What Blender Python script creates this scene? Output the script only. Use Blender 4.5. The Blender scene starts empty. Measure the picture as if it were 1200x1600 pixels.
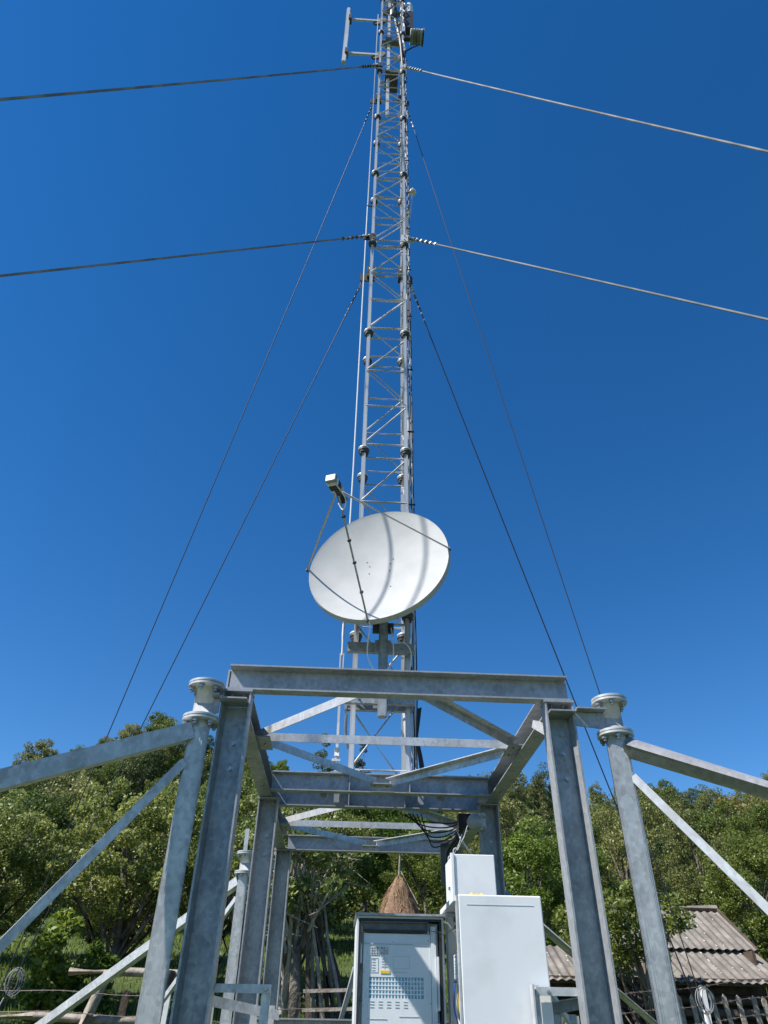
import bpy, math, random
import numpy as np
from mathutils import Vector as V, Matrix as M
from math import radians as rad, sin, cos, tan, pi, sqrt, hypot, atan2
random.seed(7)
S = bpy.context.scene
# ------------------------------------------------------------------ camera, sky, sun, exposure
p_, r_, y_ = .6459, .0166, .0462
F = V((sin(y_)*cos(p_), cos(y_)*cos(p_), sin(p_)))
Rt = V((cos(y_), -sin(y_), 0)); Up = Rt.cross(F)
A_ = Rt*cos(r_) + Up*sin(r_); B_ = -Rt*sin(r_) + Up*cos(r_)
cam = bpy.data.cameras.new('camera'); co = bpy.data.objects.new('camera', cam); S.collection.objects.link(co)
cam.sensor_fit = 'VERTICAL'; cam.sensor_height = 24; cam.lens = 1075.8/1600*24
cam.clip_start = .05; cam.clip_end = 6000
mw = M.Identity(4)
for i in range(3):
    mw[i][0] = A_[i]; mw[i][1] = B_[i]; mw[i][2] = -F[i]
mw.translation = V((0, 0, 1.6)); co.matrix_world = mw
S.camera = co
SAZ, SEL = -112.5, 50
w = bpy.data.worlds.new('World'); S.world = w; w.use_nodes = True
nt = w.node_tree; bg = nt.nodes['Background']; sk = nt.nodes.new('ShaderNodeTexSky')
sk.sky_type = 'NISHITA'; sk.sun_disc = False; sk.sun_elevation = rad(SEL); sk.sun_rotation = rad(SAZ % 360)
sk.altitude = 900; sk.air_density = 1.0; sk.dust_density = 0.0; sk.ozone_density = 2.6
hsv = nt.nodes.new('ShaderNodeHueSaturation'); hsv.inputs['Saturation'].default_value = 1.34; hsv.inputs['Hue'].default_value = .504; nt.links.new(sk.outputs[0], hsv.inputs['Color'])
nt.links.new(hsv.outputs[0], bg.inputs[0]); bg.inputs[1].default_value = .092
sun = bpy.data.lights.new('sun', 'SUN'); sun.energy = 5.0; sun.angle = rad(.53); sun.color = (1, .955, .89)
so = bpy.data.objects.new('sun', sun); S.collection.objects.link(so)
sd = V((sin(rad(SAZ))*cos(rad(SEL)), cos(rad(SAZ))*cos(rad(SEL)), sin(rad(SEL))))
so.rotation_euler = sd.to_track_quat('Z', 'Y').to_euler(); so.location = sd*50
S.view_settings.view_transform = 'Standard'; S.view_settings.look = 'None'
S.view_settings.exposure = 0.76; S.view_settings.gamma = 1; S.view_settings.use_curve_mapping = False
S.cycles.max_bounces = 8; S.cycles.transparent_max_bounces = 8

# ------------------------------------------------------------------ helpers
C = S.collection
WO = {}
def org(p): return WO.get(p.name, V((0, 0, 0))) if p else V((0, 0, 0))
def tagp(o, label=None, cat=None, group=None, kind=None):
    if label: o['label'] = label
    if cat: o['category'] = cat
    if group: o['group'] = group
    if kind: o['kind'] = kind
    return o
def empty(name, loc, label, cat, group=None):
    o = bpy.data.objects.new(name, None); C.objects.link(o); o.location = loc; o.empty_display_size = .1
    WO[o.name] = V(loc); return tagp(o, label, cat, group)
def perp(w_, up=None):
    w_ = w_.normalized(); up = V(up) if up is not None else (V((0, 0, 1)) if abs(w_.z) < .95 else V((0, 1, 0)))
    u = w_.cross(up).normalized(); return u, u.cross(w_).normalized(), w_
class MB:
    def __init__(s): s.v = []; s.f = []; s.m = []
    def add(s, vs, fs, mi=0):
        n = len(s.v); s.v += [V(q) for q in vs]; s.f += [tuple(i+n for i in f) for f in fs]; s.m += [mi]*len(fs); return s
    def box(s, x0, x1, y0, y1, z0, z1, mi=0):
        s.add([(x, y, z) for z in (z0, z1) for y in (y0, y1) for x in (x0, x1)],
              [(0, 2, 3, 1), (4, 5, 7, 6), (0, 1, 5, 4), (2, 6, 7, 3), (0, 4, 6, 2), (1, 3, 7, 5)], mi); return s
    def obox(s, c, ax, ay, az, hx, hy, hz, mi=0):
        c = V(c); P = [c+ax*(i*hx)+ay*(j*hy)+az*(k*hz) for k in (-1, 1) for j in (-1, 1) for i in (-1, 1)]
        s.add(P, [(0, 2, 3, 1), (4, 5, 7, 6), (0, 1, 5, 4), (2, 6, 7, 3), (0, 4, 6, 2), (1, 3, 7, 5)], mi); return s
    def extr(s, poly, vec, mi=0):
        n = len(poly); vec = V(vec); P = [V(q) for q in poly]
        s.add(P+[q+vec for q in P], [tuple(range(n))[::-1], tuple(range(n, 2*n))]+[(i, (i+1) % n, n+(i+1) % n, n+i) for i in range(n)], mi); return s
    def prof(s, pr, a, b, up=None, mi=0):
        a, b = V(a), V(b); u, v, w_ = perp(b-a, up)
        return s.extr([a+u*x+v*y for x, y in pr], b-a, mi)
    def bar(s, a, b, wd, ht, up=None, mi=0):
        return s.prof([(-wd/2, -ht/2), (wd/2, -ht/2), (wd/2, ht/2), (-wd/2, ht/2)], a, b, up, mi)
    def tube(s, pts, r, n=8, mi=0, cap=True):
        pts = [V(q) for q in pts]; rs = r if isinstance(r, (list, tuple)) else [r]*len(pts)
        u0 = None; P = []
        for i, q in enumerate(pts):
            d = (pts[min(i+1, len(pts)-1)]-pts[max(i-1, 0)])
            if d.length < 1e-9: d = V((0, 0, 1))
            d.normalize()
            if u0 is None: u, v, _ = perp(d)
            else:
                u = (u0-d*u0.dot(d)); u = u.normalized() if u.length > 1e-6 else perp(d)[0]; v = d.cross(u)
            u0 = u
            P += [q+(u*cos(2*pi*k/n)+v*sin(2*pi*k/n))*rs[i] for k in range(n)]
        L = len(pts)
        fs = [(i*n+k, i*n+(k+1) % n, (i+1)*n+(k+1) % n, (i+1)*n+k) for i in range(L-1) for k in range(n)]
        if cap: fs += [tuple(range(n))[::-1], tuple(range((L-1)*n, L*n))]
        return s.add(P, fs, mi)
    def lathe(s, pr, o=(0, 0, 0), ax=(0, 0, 1), n=20, mi=0):
        o = V(o); u, v, w_ = perp(V(ax))
        P = [o+w_*z+(u*cos(2*pi*k/n)+v*sin(2*pi*k/n))*r for r, z in pr for k in range(n)]
        L = len(pr)
        return s.add(P, [(i*n+k, i*n+(k+1) % n, (i+1)*n+(k+1) % n, (i+1)*n+k) for i in range(L-1) for k in range(n)], mi)
    def mesh(s, name, mats, off=V((0, 0, 0)), smooth=False):
        me = bpy.data.meshes.new(name); me.from_pydata([q-off for q in s.v], [], s.f); 
        for m_ in (mats if isinstance(mats, (list, tuple)) else [mats]): me.materials.append(m_)
        me.polygons.foreach_set('material_index', s.m)
        if smooth: me.polygons.foreach_set('use_smooth', [True]*len(s.f)); me.set_sharp_from_angle(angle=rad(50))
        me.update(); return me
    def build(s, name, mats, parent=None, smooth=False, label=None, cat=None, group=None, kind=None):
        loc = V((0, 0, 0))
        if parent is None:
            c = sum(s.v, V((0, 0, 0)))/len(s.v); zm = min(q.z for q in s.v); loc = V((c.x, c.y, zm))
            off = loc
        else: off = org(parent)
        o = bpy.data.objects.new(name, s.mesh(name, mats, off, smooth)); C.objects.link(o)
        if parent: o.parent = parent; WO[o.name] = off.copy()
        else: o.location = loc; WO[o.name] = loc
        return tagp(o, label, cat, group, kind)
def inst(name, me, parent, mat4):
    o = bpy.data.objects.new(name, me); C.objects.link(o); o.parent = parent
    o.matrix_local = M.Translation(-org(parent)) @ mat4
    WO[o.name] = mat4.translation.copy(); return o
def rodm(a, b, r, roll=0):
    a, b = V(a), V(b); q = (b-a).to_track_quat('Z', 'Y').to_matrix().to_4x4()
    return M.Translation(a) @ q @ M.Rotation(roll, 4, 'Z') @ M.Diagonal((r, r, (b-a).length, 1))

# ------------------------------------------------------------------ materials
def mat(name, col, rough=.6, metal=0, noise=None, bump=None, spec=None):
    m = bpy.data.materials.new(name); m.use_nodes = True; n = m.node_tree.nodes; l = m.node_tree.links
    b = n['Principled BSDF']; b.inputs['Base Color'].default_value = (*col, 1); b.inputs['Roughness'].default_value = rough
    b.inputs['Metallic'].default_value = metal
    if spec is not None: b.inputs['Specular IOR Level'].default_value = spec
    tc = n.new('ShaderNodeTexCoord')
    if noise:   # (scale, col2, detail, low, high)
        sc, c2, det, lo, hi = noise
        t = n.new('ShaderNodeTexNoise'); t.inputs['Scale'].default_value = sc; t.inputs['Detail'].default_value = det
        l.new(tc.outputs['Object'], t.inputs[0]); cr = n.new('ShaderNodeValToRGB'); l.new(t.outputs[0], cr.inputs[0])
        cr.color_ramp.elements[0].position = lo; cr.color_ramp.elements[1].position = hi
        cr.color_ramp.elements[0].color = (*col, 1); cr.color_ramp.elements[1].color = (*c2, 1)
        l.new(cr.outputs[0], b.inputs['Base Color'])
    if bump:
        t2 = n.new('ShaderNodeTexNoise'); t2.inputs['Scale'].default_value = bump[0]; t2.inputs['Detail'].default_value = 5
        l.new(tc.outputs['Object'], t2.inputs[0]); bp = n.new('ShaderNodeBump'); bp.inputs['Strength'].default_value = bump[1]
        bp.inputs['Distance'].default_value = bump[2] if len(bump) > 2 else .01
        l.new(t2.outputs[0], bp.inputs['Height']); l.new(bp.outputs[0], b.inputs['Normal'])
    return m
def galv(name, c1, c2, rough, metal, sc=17, bmp=.12):
    m = mat(name, c1, rough, metal); n = m.node_tree.nodes; l = m.node_tree.links; b = n['Principled BSDF']
    tc = n.new('ShaderNodeTexCoord'); vo = n.new('ShaderNodeTexVoronoi'); vo.inputs['Scale'].default_value = sc*3.2
    no = n.new('ShaderNodeTexNoise'); no.inputs['Scale'].default_value = sc; no.inputs['Detail'].default_value = 6; no.inputs['Roughness'].default_value = .65
    no2 = n.new('ShaderNodeTexNoise'); no2.inputs['Scale'].default_value = sc*.28; no2.inputs['Detail'].default_value = 3
    mp = n.new('ShaderNodeMapping'); mp.inputs['Scale'].default_value = (1, 1, .8)
    l.new(tc.outputs['Object'], mp.inputs[0])
    for t in (vo, no, no2): l.new(mp.outputs[0], t.inputs[0])
    a = n.new('ShaderNodeMixRGB'); a.inputs[0].default_value = .3; l.new(no.outputs[0], a.inputs[1]); l.new(vo.outputs['Color'], a.inputs[2])
    a2 = n.new('ShaderNodeMixRGB'); a2.inputs[0].default_value = .35; l.new(a.outputs[0], a2.inputs[1]); l.new(no2.outputs[0], a2.inputs[2])
    bw = n.new('ShaderNodeRGBToBW'); l.new(a2.outputs[0], bw.inputs[0])
    cr = n.new('ShaderNodeValToRGB'); l.new(bw.outputs[0], cr.inputs[0])
    e = cr.color_ramp.elements; e[0].position = .36; e[0].color = (*c1, 1); e[1].position = .63; e[1].color = (*c2, 1)
    l.new(cr.outputs[0], b.inputs['Base Color'])
    mr = n.new('ShaderNodeMapRange'); l.new(bw.outputs[0], mr.inputs[0]); mr.inputs[1].default_value = .35; mr.inputs[2].default_value = .65
    mr.inputs[3].default_value = rough+.12; mr.inputs[4].default_value = rough-.08; l.new(mr.outputs[0], b.inputs['Roughness'])
    bp = n.new('ShaderNodeBump'); bp.inputs['Strength'].default_value = bmp; bp.inputs['Distance'].default_value = .004
    l.new(no.outputs[0], bp.inputs['Height']); l.new(bp.outputs[0], b.inputs['Normal']); return m
GV = galv('galvanised_steel', (.23, .245, .262), (.38, .395, .41), .44, .3)
GVL = galv('bright_galvanised_steel', (.34, .35, .36), (.58, .59, .60), .38, .25, 15)
GVM = galv('mast_steel', (.52, .53, .54), (.66, .67, .675), .40, .15, 6, 0)
GVR = mat('rod_steel', (.50, .52, .55), .40, .2)
BOLT = mat('bolt_steel', (.42, .43, .44), .38, .7, (30, (.25, .24, .23), 3, .4, .7))
DARKST = mat('dark_flange_steel', (.05, .052, .05), .6, .3, (25, (.10, .10, .095), 3, .4, .65))
WHITE = mat('cabinet_white_paint', (.60, .62, .63), .42, 0, (5.0, (.70, .72, .735), 9, .25, .55), (90, .06, .002))
WHITE2 = mat('cabinet_inner_paint', (.66, .70, .725), .35, 0, (14, (.72, .75, .77), 4, .3, .8))
DISHM = mat('dish_paint', (.35, .36, .365), .75, 0, (4, (.43, .435, .435), 8, .3, .7), (160, .05, .002))
BLACK = mat('black_rubber', (.018, .018, .02), .55)
DARKG = mat('dark_grey_plastic', (.10, .105, .11), .5, 0, (20, (.16, .165, .17), 3, .4, .7))
WCAB = mat('white_cable', (.68, .68, .66), .45)
GREYP = mat('grey_print', (.42, .46, .50), .6)
PALEG = mat('pale_label', (.55, .58, .60), .5)
YEL = mat('yellow_plastic', (.75, .50, .02), .45)
REDP = mat('red_print', (.45, .05, .04), .5)
BLUEF = mat('blue_filter', (.16, .50, .70), .7, 0, (60, (.34, .70, .84), 4, .4, .6))
BLUEC = mat('blue_cable', (.03, .12, .40), .45)
GLASSM = mat('lamp_glass', (.30, .32, .32), .12, 0)
WOOD = mat('weathered_wood', (.20, .165, .13), .85, 0, (9, (.36, .32, .27), 8, .35, .7), (25, .6, .02))
WOODD = mat('dark_wood', (.055, .038, .028), .85, 0, (7, (.12, .085, .06), 7, .35, .7), (25, .6, .02))
REDW = mat('red_brown_boards', (.05, .022, .016), .8, 0, (8, (.09, .045, .032), 6, .35, .7), (20, .4, .01))
BARK = mat('bark', (.07, .055, .042), .95, 0, (5, (.22, .19, .16), 9, .35, .7), (14, .9, .04))
DEADB = mat('dead_twigs', (.24, .21, .18), .9, 0, (8, (.42, .39, .35), 6, .35, .7), (20, .5, .02))
BIRCHB = mat('pale_bark', (.55, .52, .46), .8, 0, (6, (.25, .23, .2), 6, .45, .75))
ROOFM = mat('fibre_cement_roof', (.115, .10, .085), .9, 0, (3.5, (.24, .215, .185), 9, .32, .7), (30, .5, .02))
LICH = mat('lichen', (.62, .61, .56), .9)
HAY = mat('hay', (.17, .10, .06), .95, 0, (16, (.33, .21, .13), 8, .3, .7), (35, 1.0, .05))
HAYB = mat('hay_stalks', (.30, .19, .11), .9, 0, (9, (.18, .11, .06), 4, .4, .6))
WIRE = mat('guy_strand', (.15, .155, .16), .8, .1, (3, (.26, .265, .27), 3, .4, .6))
WIRE_SHADED = mat('guy_strand_shaded', (.035, .037, .042), .6, .1)  # same guy strand, darkened: shaded look of the rear guys put into the colour
BARB = mat('rusty_wire', (.13, .11, .10), .6, .5)
CONC = mat('white_post_paint', (.72, .72, .70), .6, 0, (10, (.5, .5, .47), 5, .5, .8))
CLEAR = mat('dry_grass_clearing', (.34, .22, .08), .95, 0, (2, (.24, .20, .07), 6, .35, .7))
def leafmat(name, c1, c2, c3, tr=.35):
    m = bpy.data.materials.new(name); m.use_nodes = True; n = m.node_tree.nodes; l = m.node_tree.links
    b = n['Principled BSDF']; b.inputs['Roughness'].default_value = .48; b.inputs['Specular IOR Level'].default_value = .45
    g = n.new('ShaderNodeNewGeometry'); cr = n.new('ShaderNodeValToRGB'); l.new(g.outputs['Random Per Island'], cr.inputs[0])
    e = cr.color_ramp.elements; e[0].color = (*c1, 1); e[1].color = (*c3, 1); q = e.new(.6); q.color = (*c2, 1)
    oi = n.new('ShaderNodeObjectInfo'); hs = n.new('ShaderNodeHueSaturation')
    mr = n.new('ShaderNodeMapRange'); l.new(oi.outputs['Random'], mr.inputs[0]); mr.inputs[3].default_value = .72; mr.inputs[4].default_value = 1.25
    mr2 = n.new('ShaderNodeMapRange'); l.new(oi.outputs['Random'], mr2.inputs[0]); mr2.inputs[3].default_value = .515; mr2.inputs[4].default_value = .478
    l.new(mr.outputs[0], hs.inputs['Value']); l.new(mr2.outputs[0], hs.inputs['Hue']); l.new(cr.outputs[0], hs.inputs['Color'])
    l.new(hs.outputs[0], b.inputs['Base Color'])
    t = n.new('ShaderNodeBsdfTranslucent'); mx = n.new('ShaderNodeMixShader'); mx.inputs[0].default_value = tr
    h2 = n.new('ShaderNodeHueSaturation'); h2.inputs['Value'].default_value = 1.5; h2.inputs['Hue'].default_value = .49; l.new(hs.outputs[0], h2.inputs['Color'])
    l.new(h2.outputs[0], t.inputs[0]); l.new(b.outputs[0], mx.inputs[1]); l.new(t.outputs[0], mx.inputs[2])
    l.new(mx.outputs[0], n['Material Output'].inputs[0]); return m
LF_MID = leafmat('leaf_mid_green', (0.046, 0.073, 0.012), (0.085, 0.129, 0.022), (0.159, 0.205, 0.044))
LF_PEAR = leafmat('leaf_pale_green', (0.069, 0.103, 0.022), (0.147, 0.200, 0.049), (0.296, 0.334, 0.107))
LF_BRIGHT = leafmat('leaf_bright_green', (0.062, 0.108, 0.014), (0.114, 0.183, 0.023), (0.193, 0.269, 0.049))
LF_OLIVE = leafmat('leaf_olive', (0.079, 0.097, 0.023), (0.142, 0.162, 0.044), (0.227, 0.248, 0.083), .3)
LF_DARK = leafmat('leaf_dark_green', (0.028, 0.048, 0.012), (0.051, 0.081, 0.019), (0.090, 0.129, 0.034), .2)
LF_YEL = leafmat('leaf_yellowing', (0.151, 0.120, 0.020), (0.238, 0.190, 0.040), (0.324, 0.270, 0.070))
GRASSB = leafmat('grass_blades', (0.069, 0.118, 0.014), (0.114, 0.183, 0.024), (0.193, 0.248, 0.058), .4)

# ------------------------------------------------------------------ terrain
SKY = [(-180, 6), (-60, 9), (-40, 13), (-26.1, 15.4), (-20, 18.3), (-16.9, 20.2), (-14.4, 20.1), (-7.6, 18.3), (-3.3, 17.3), (2.5, 16.8), (5.1, 16.4), (13.2, 16.6), (18.2, 16.5), (22.8, 15.6), (25.2, 15.0), (29, 15.6), (31.5, 15.4), (50, 12), (70, 8), (180, 6)]
def lerp(t, x):
    if x <= t[0][0]: return t[0][1]
    for (a, b), (c, d) in zip(t, t[1:]):
        if x <= c: return b+(d-b)*(x-a)/(c-a)
    return t[-1][1]
def smooth(t): t = max(0, min(1, t)); return t*t*(3-2*t)
NEAR = [(0, 0), (3, .05), (8, .5), (12, 1.15), (15, 1.72), (22, 3.1), (30, 4.7), (38, 6.0)]
def gz(x, y):
    R = hypot(x, y); az = math.degrees(atan2(x, y)); e = lerp(SKY, az)
    fw = 1-smooth((abs(az)-50)/50)
    if R <= 38: z = lerp(NEAR, R)
    else:
        def top(r):
            el = 9.2+(e-9.2)*smooth((r-30)/70)**.8 if e > 9.2 else e
            return 1.6+r*tan(rad(el))-5.6
        k = smooth((R-38)/14)
        if R < 100: z = lerp(NEAR, 38)*(1-k)+top(R)*k
        else: z = top(100)+ (R-100)*.10*math.exp(-(R-100)/60) - max(0, R-140)*.10*(1 if R < 900 else 1) 
        z = max(z, top(100)-70 if R > 100 else -99)
    zb = -.02*R if R < 300 else -6+0*R
    n = .10*sin(x*.55+1)*cos(y*.42) + .05*sin(x*1.7+y*1.1) + (0 if R < 38 else .5*sin(x*.12)*cos(y*.1))
    n *= smooth((R-6)/8)
    return z*fw+zb*(1-fw)+n
def terrain():
    rs = [0, 1, 2, 3, 4, 5, 6, 7, 8, 9, 10, 11, 12, 13, 14, 15, 16, 18, 20, 22, 24, 27, 30, 33, 36, 39, 42, 45, 48, 52, 56, 60, 64, 68, 72, 76, 80, 84, 88, 92, 96, 100, 105, 112, 125, 145, 180, 240, 340, 500, 800, 1400, 3000]
    na = 240; vs = [(0, 0, gz(0, 0.01))]; fs = []
    for R in rs[1:]:
        for k in range(na):
            a = 2*pi*k/na; x, y = R*sin(a), R*cos(a); vs.append((x, y, gz(x, y)))
    for k in range(na): fs.append((0, 1+(k+1) % na, 1+k))
    for i in range(len(rs)-2):
        for k in range(na):
            a = 1+i*na+k; b = 1+i*na+(k+1) % na; fs.append((a, b, b+na, a+na))
    me = bpy.data.meshes.new('ground'); me.from_pydata(vs, [], fs); me.polygons.foreach_set('use_smooth', [True]*len(fs))
    m = mat('meadow_ground', (.05, .085, .016), .95); n = m.node_tree.nodes; l = m.node_tree.links; b = n['Principled BSDF']
    tc = n.new('ShaderNodeTexCoord'); t1 = n.new('ShaderNodeTexNoise'); t1.inputs['Scale'].default_value = .45; t1.inputs['Detail'].default_value = 8
    t2 = n.new('ShaderNodeTexNoise'); t2.inputs['Scale'].default_value = 14; t2.inputs['Detail'].default_value = 6
    for t in (t1, t2): l.new(tc.outputs['Object'], t.inputs[0])
    c1 = n.new('ShaderNodeValToRGB'); l.new(t1.outputs[0], c1.inputs[0]); e = c1.color_ramp.elements
    e[0].position = .35; e[0].color = (.030, .060, .012, 1); e[1].position = .65; e[1].color = (.08, .11, .026, 1)
    c2 = n.new('ShaderNodeValToRGB'); l.new(t2.outputs[0], c2.inputs[0]); e = c2.color_ramp.elements
    e[0].position = .3; e[0].color = (.45, .45, .45, 1); e[1].position = .7; e[1].color = (1.2, 1.2, 1.1, 1)
    mx = n.new('ShaderNodeMixRGB'); mx.blend_type = 'MULTIPLY'; mx.inputs[0].default_value = 1; l.new(c1.outputs[0], mx.inputs[1]); l.new(c2.outputs[0], mx.inputs[2])
    l.new(mx.outputs[0], b.inputs['Base Color']); bp = n.new('ShaderNodeBump'); bp.inputs['Strength'].default_value = .7; bp.inputs['Distance'].default_value = .05
    l.new(t2.outputs[0], bp.inputs['Height']); l.new(bp.outputs[0], b.inputs['Normal'])
    me.materials.append(m); me.update(); me.flip_normals()
    o = bpy.data.objects.new('ground', me); C.objects.link(o); tagp(o, 'green meadow rising to the wooded hillside behind the steel frame', None, None, 'structure')
terrain()

# ------------------------------------------------------------------ support frame
ZT = 3.07
fr = empty('steel_support_frame', (.27, 5.83, gz(.27, 5.83)), 'galvanised steel portal frame with raking outrigger legs carrying the lattice mast', 'steel frame')
def chan_z(name, x0, x1, y, z0, z1, d=.095, t=.012, label=None):     # vertical channel, open towards -Y
    b = MB().extr([(x0, y, z0), (x0+t*.8, y, z0), (x0+t*1.7, y+d-t, z0), (x1-t*1.7, y+d-t, z0), (x1-t*.8, y, z0), (x1, y, z0), (x1, y+d, z0), (x0, y+d, z0)], (0, 0, z1-z0))
    return b.build(name, GV, fr, label=label)
def chan_x(name, x0, x1, y, z0, z1, d=.07, t=.009, mt=GV, par=None):            # horizontal along X, open towards -Y
    b = MB().extr([(x0, y, z0), (x0, y+d, z0), (x0, y+d, z1), (x0, y, z1), (x0, y, z1-t), (x0, y+d-t, z1-t), (x0, y+d-t, z0+t), (x0, y, z0+t)], (x1-x0, 0, 0))
    return b.build(name, mt, par or fr)
XL0, XL1, XR0, XR1 = -.69, -.535, 1.07, 1.225
posts = []
for Y in (3.6, 5.77, 7.74):
    for x0, x1 in ((XL0, XL1), (XR0, XR1)):
        g = min(gz(x0, Y), gz(x1, Y))-.15
        posts.append((chan_z('post', x0, x1, Y, g, ZT-.012), x0, x1, Y))
        MB().box(x0-.006, x1+.006, Y-.006, Y+.102, ZT-.012, ZT).build('cap_plate', GV, fr)
        MB().box(x0-.06, x1+.06, Y-.05, Y+.12, g+.13, g+.15).build('foot_plate', GV, fr)
# beams across
chan_x('front_beam', -.67, 1.215, 3.6, ZT+.002, 3.215)
beams = [(5.55, 'middle_beam'), (6.0, 'middle_beam')]
for Y, nm in beams:
    b = chan_x(nm, -.58, 1.12, Y, ZT+.002, 3.215)
    for x in (-.02, .02+.0, .49, .54, -.3, .85)[:0] or (.02, .49): MB().box(x, x+.008, Y+.004, Y+.06, ZT+.012, 3.205).build('stiffener_plate', GV, b)
chan_x('back_beam', -.58, 1.12, 7.76, ZT+.002, 3.215)
for x in (-.10, .60): MB().box(x, x+.045, 5.98, 5.998, ZT+.03, 3.19).build('spacer_plate', GV, fr)
for x in (-.20, .72): MB().box(x, x+.05, 5.645, 5.66, ZT-.02, 3.20).build('spacer_plate', GV, fr)
# side rails, web on the side away from the right hand, open to +X
for x0, d in ((-.69, .1), (1.125, .1)):
    t = .009; z0, z1 = ZT+.004, 3.212
    MB().extr([(x0, 3.672, z0), (x0+d, 3.672, z0), (x0+d, 3.672, z0+t), (x0+t, 3.672, z0+t), (x0+t, 3.672, z1-t), (x0+d, 3.672, z1-t), (x0+d, 3.672, z1), (x0, 3.672, z1)] if x0 < 0 else
              [(x0, 3.672, z0), (x0+d, 3.672, z0), (x0+d, 3.672, z1), (x0, 3.672, z1), (x0, 3.672, z1-t), (x0+d-t, 3.672, z1-t), (x0+d-t, 3.672, z0+t), (x0, 3.672, z0+t)], (0, 4.085, 0)).build('side_rail', GV, fr)
# plan bracing : angle sections
LA = [(-.027, -.027), (.027, -.027), (.027, -.021), (-.021, -.021), (-.021, .027), (-.027, .027)]
LB = [(.027, .027), (.027, -.027), (.021, -.027), (.021, .021), (-.027, .021), (-.027, .027)]
def angle(a, b, pr=LB, name='plan_brace', mt=GVL, up=(0, 0, 1), s=1.0, label=None):
    pr = [(x*s, y*s) for x, y in pr]
    return MB().prof(pr, a, b, up).build(name, mt, fr, label=label)
zb = 3.135
for ya, ym, yb, nx in ((3.70, 4.57, 5.545, 0), (6.09, 6.92, 7.75, 0)):
    angle((-.56, ym, zb), (1.10, ym, zb))
    angle((-.575, ym-.05, zb), (.10, ya+.03, zb)); angle((1.115, ym-.05, zb), (.42, ya+.03, zb))
    angle((-.575, ym+.06, zb), (.21, yb-.05, zb)); angle((1.115, ym+.06, zb), (.32, yb-.05, zb))
    for x in (-.575, 1.115):
        MB().box(x-.07, x+.07, ym-.13, ym+.13, zb-.036, zb-.028).build('gusset_plate', GV, fr)
    MB().box(.18, .35, yb-.13, yb-.005, zb-.036, zb-.028).build('gusset_plate', GV, fr)
# knee stub at the right front corner
angle((1.10, 3.95, 3.06), (1.17, 3.69, 2.88), s=.8)
# bolts
bm_ = MB().lathe([(0, -.004), (.018, -.004), (.018, .0), (.011, .0), (.011, .014), (0, .014)], n=6); bolt_me = bm_.mesh('bolt', BOLT)
def bolt(par, p, ax=(0, -1, 0), s=1.0):
    q = V(ax).to_track_quat('Z', 'Y').to_matrix().to_4x4(); return inst('bolt', bolt_me, par, M.Translation(V(p)) @ q @ M.Diagonal((s, s, s, 1)))
for o, x0, x1, Y in posts:
    for z in (2.80, 2.67): bolt(o, ((x0+x1)/2+.008, Y+.082, z), s=.95)
    for x in (x0+.045, x1-.045): bolt(o, (x, Y+.04, ZT-.016), (0, 0, -1), .7)
for o in [q for q in bpy.data.objects if q.name.startswith('gusset_plate')]:
    v_ = [o.matrix_local @ V(c) + org(fr) for c in o.bound_box]; cx_ = sum(q.x for q in v_)/8; cy_ = sum(q.y for q in v_)/8; zl = min(q.z for q in v_)
    for dx, dy in ((-.03, -.08), (.03, 0), (-.03, .08)) if v_[0].x < .1 or v_[0].x > 1 else ((-.05, 0), (.05, 0)): bolt(o, (cx_+dx, cy_+dy*.9, zl), (0, 0, -1), .6)
for x in (-.625, 1.18):
    for y in (3.86, 5.45, 6.2, 7.5): bolt(fr, (x, y, ZT+.003), (0, 0, -1), .8)
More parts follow.
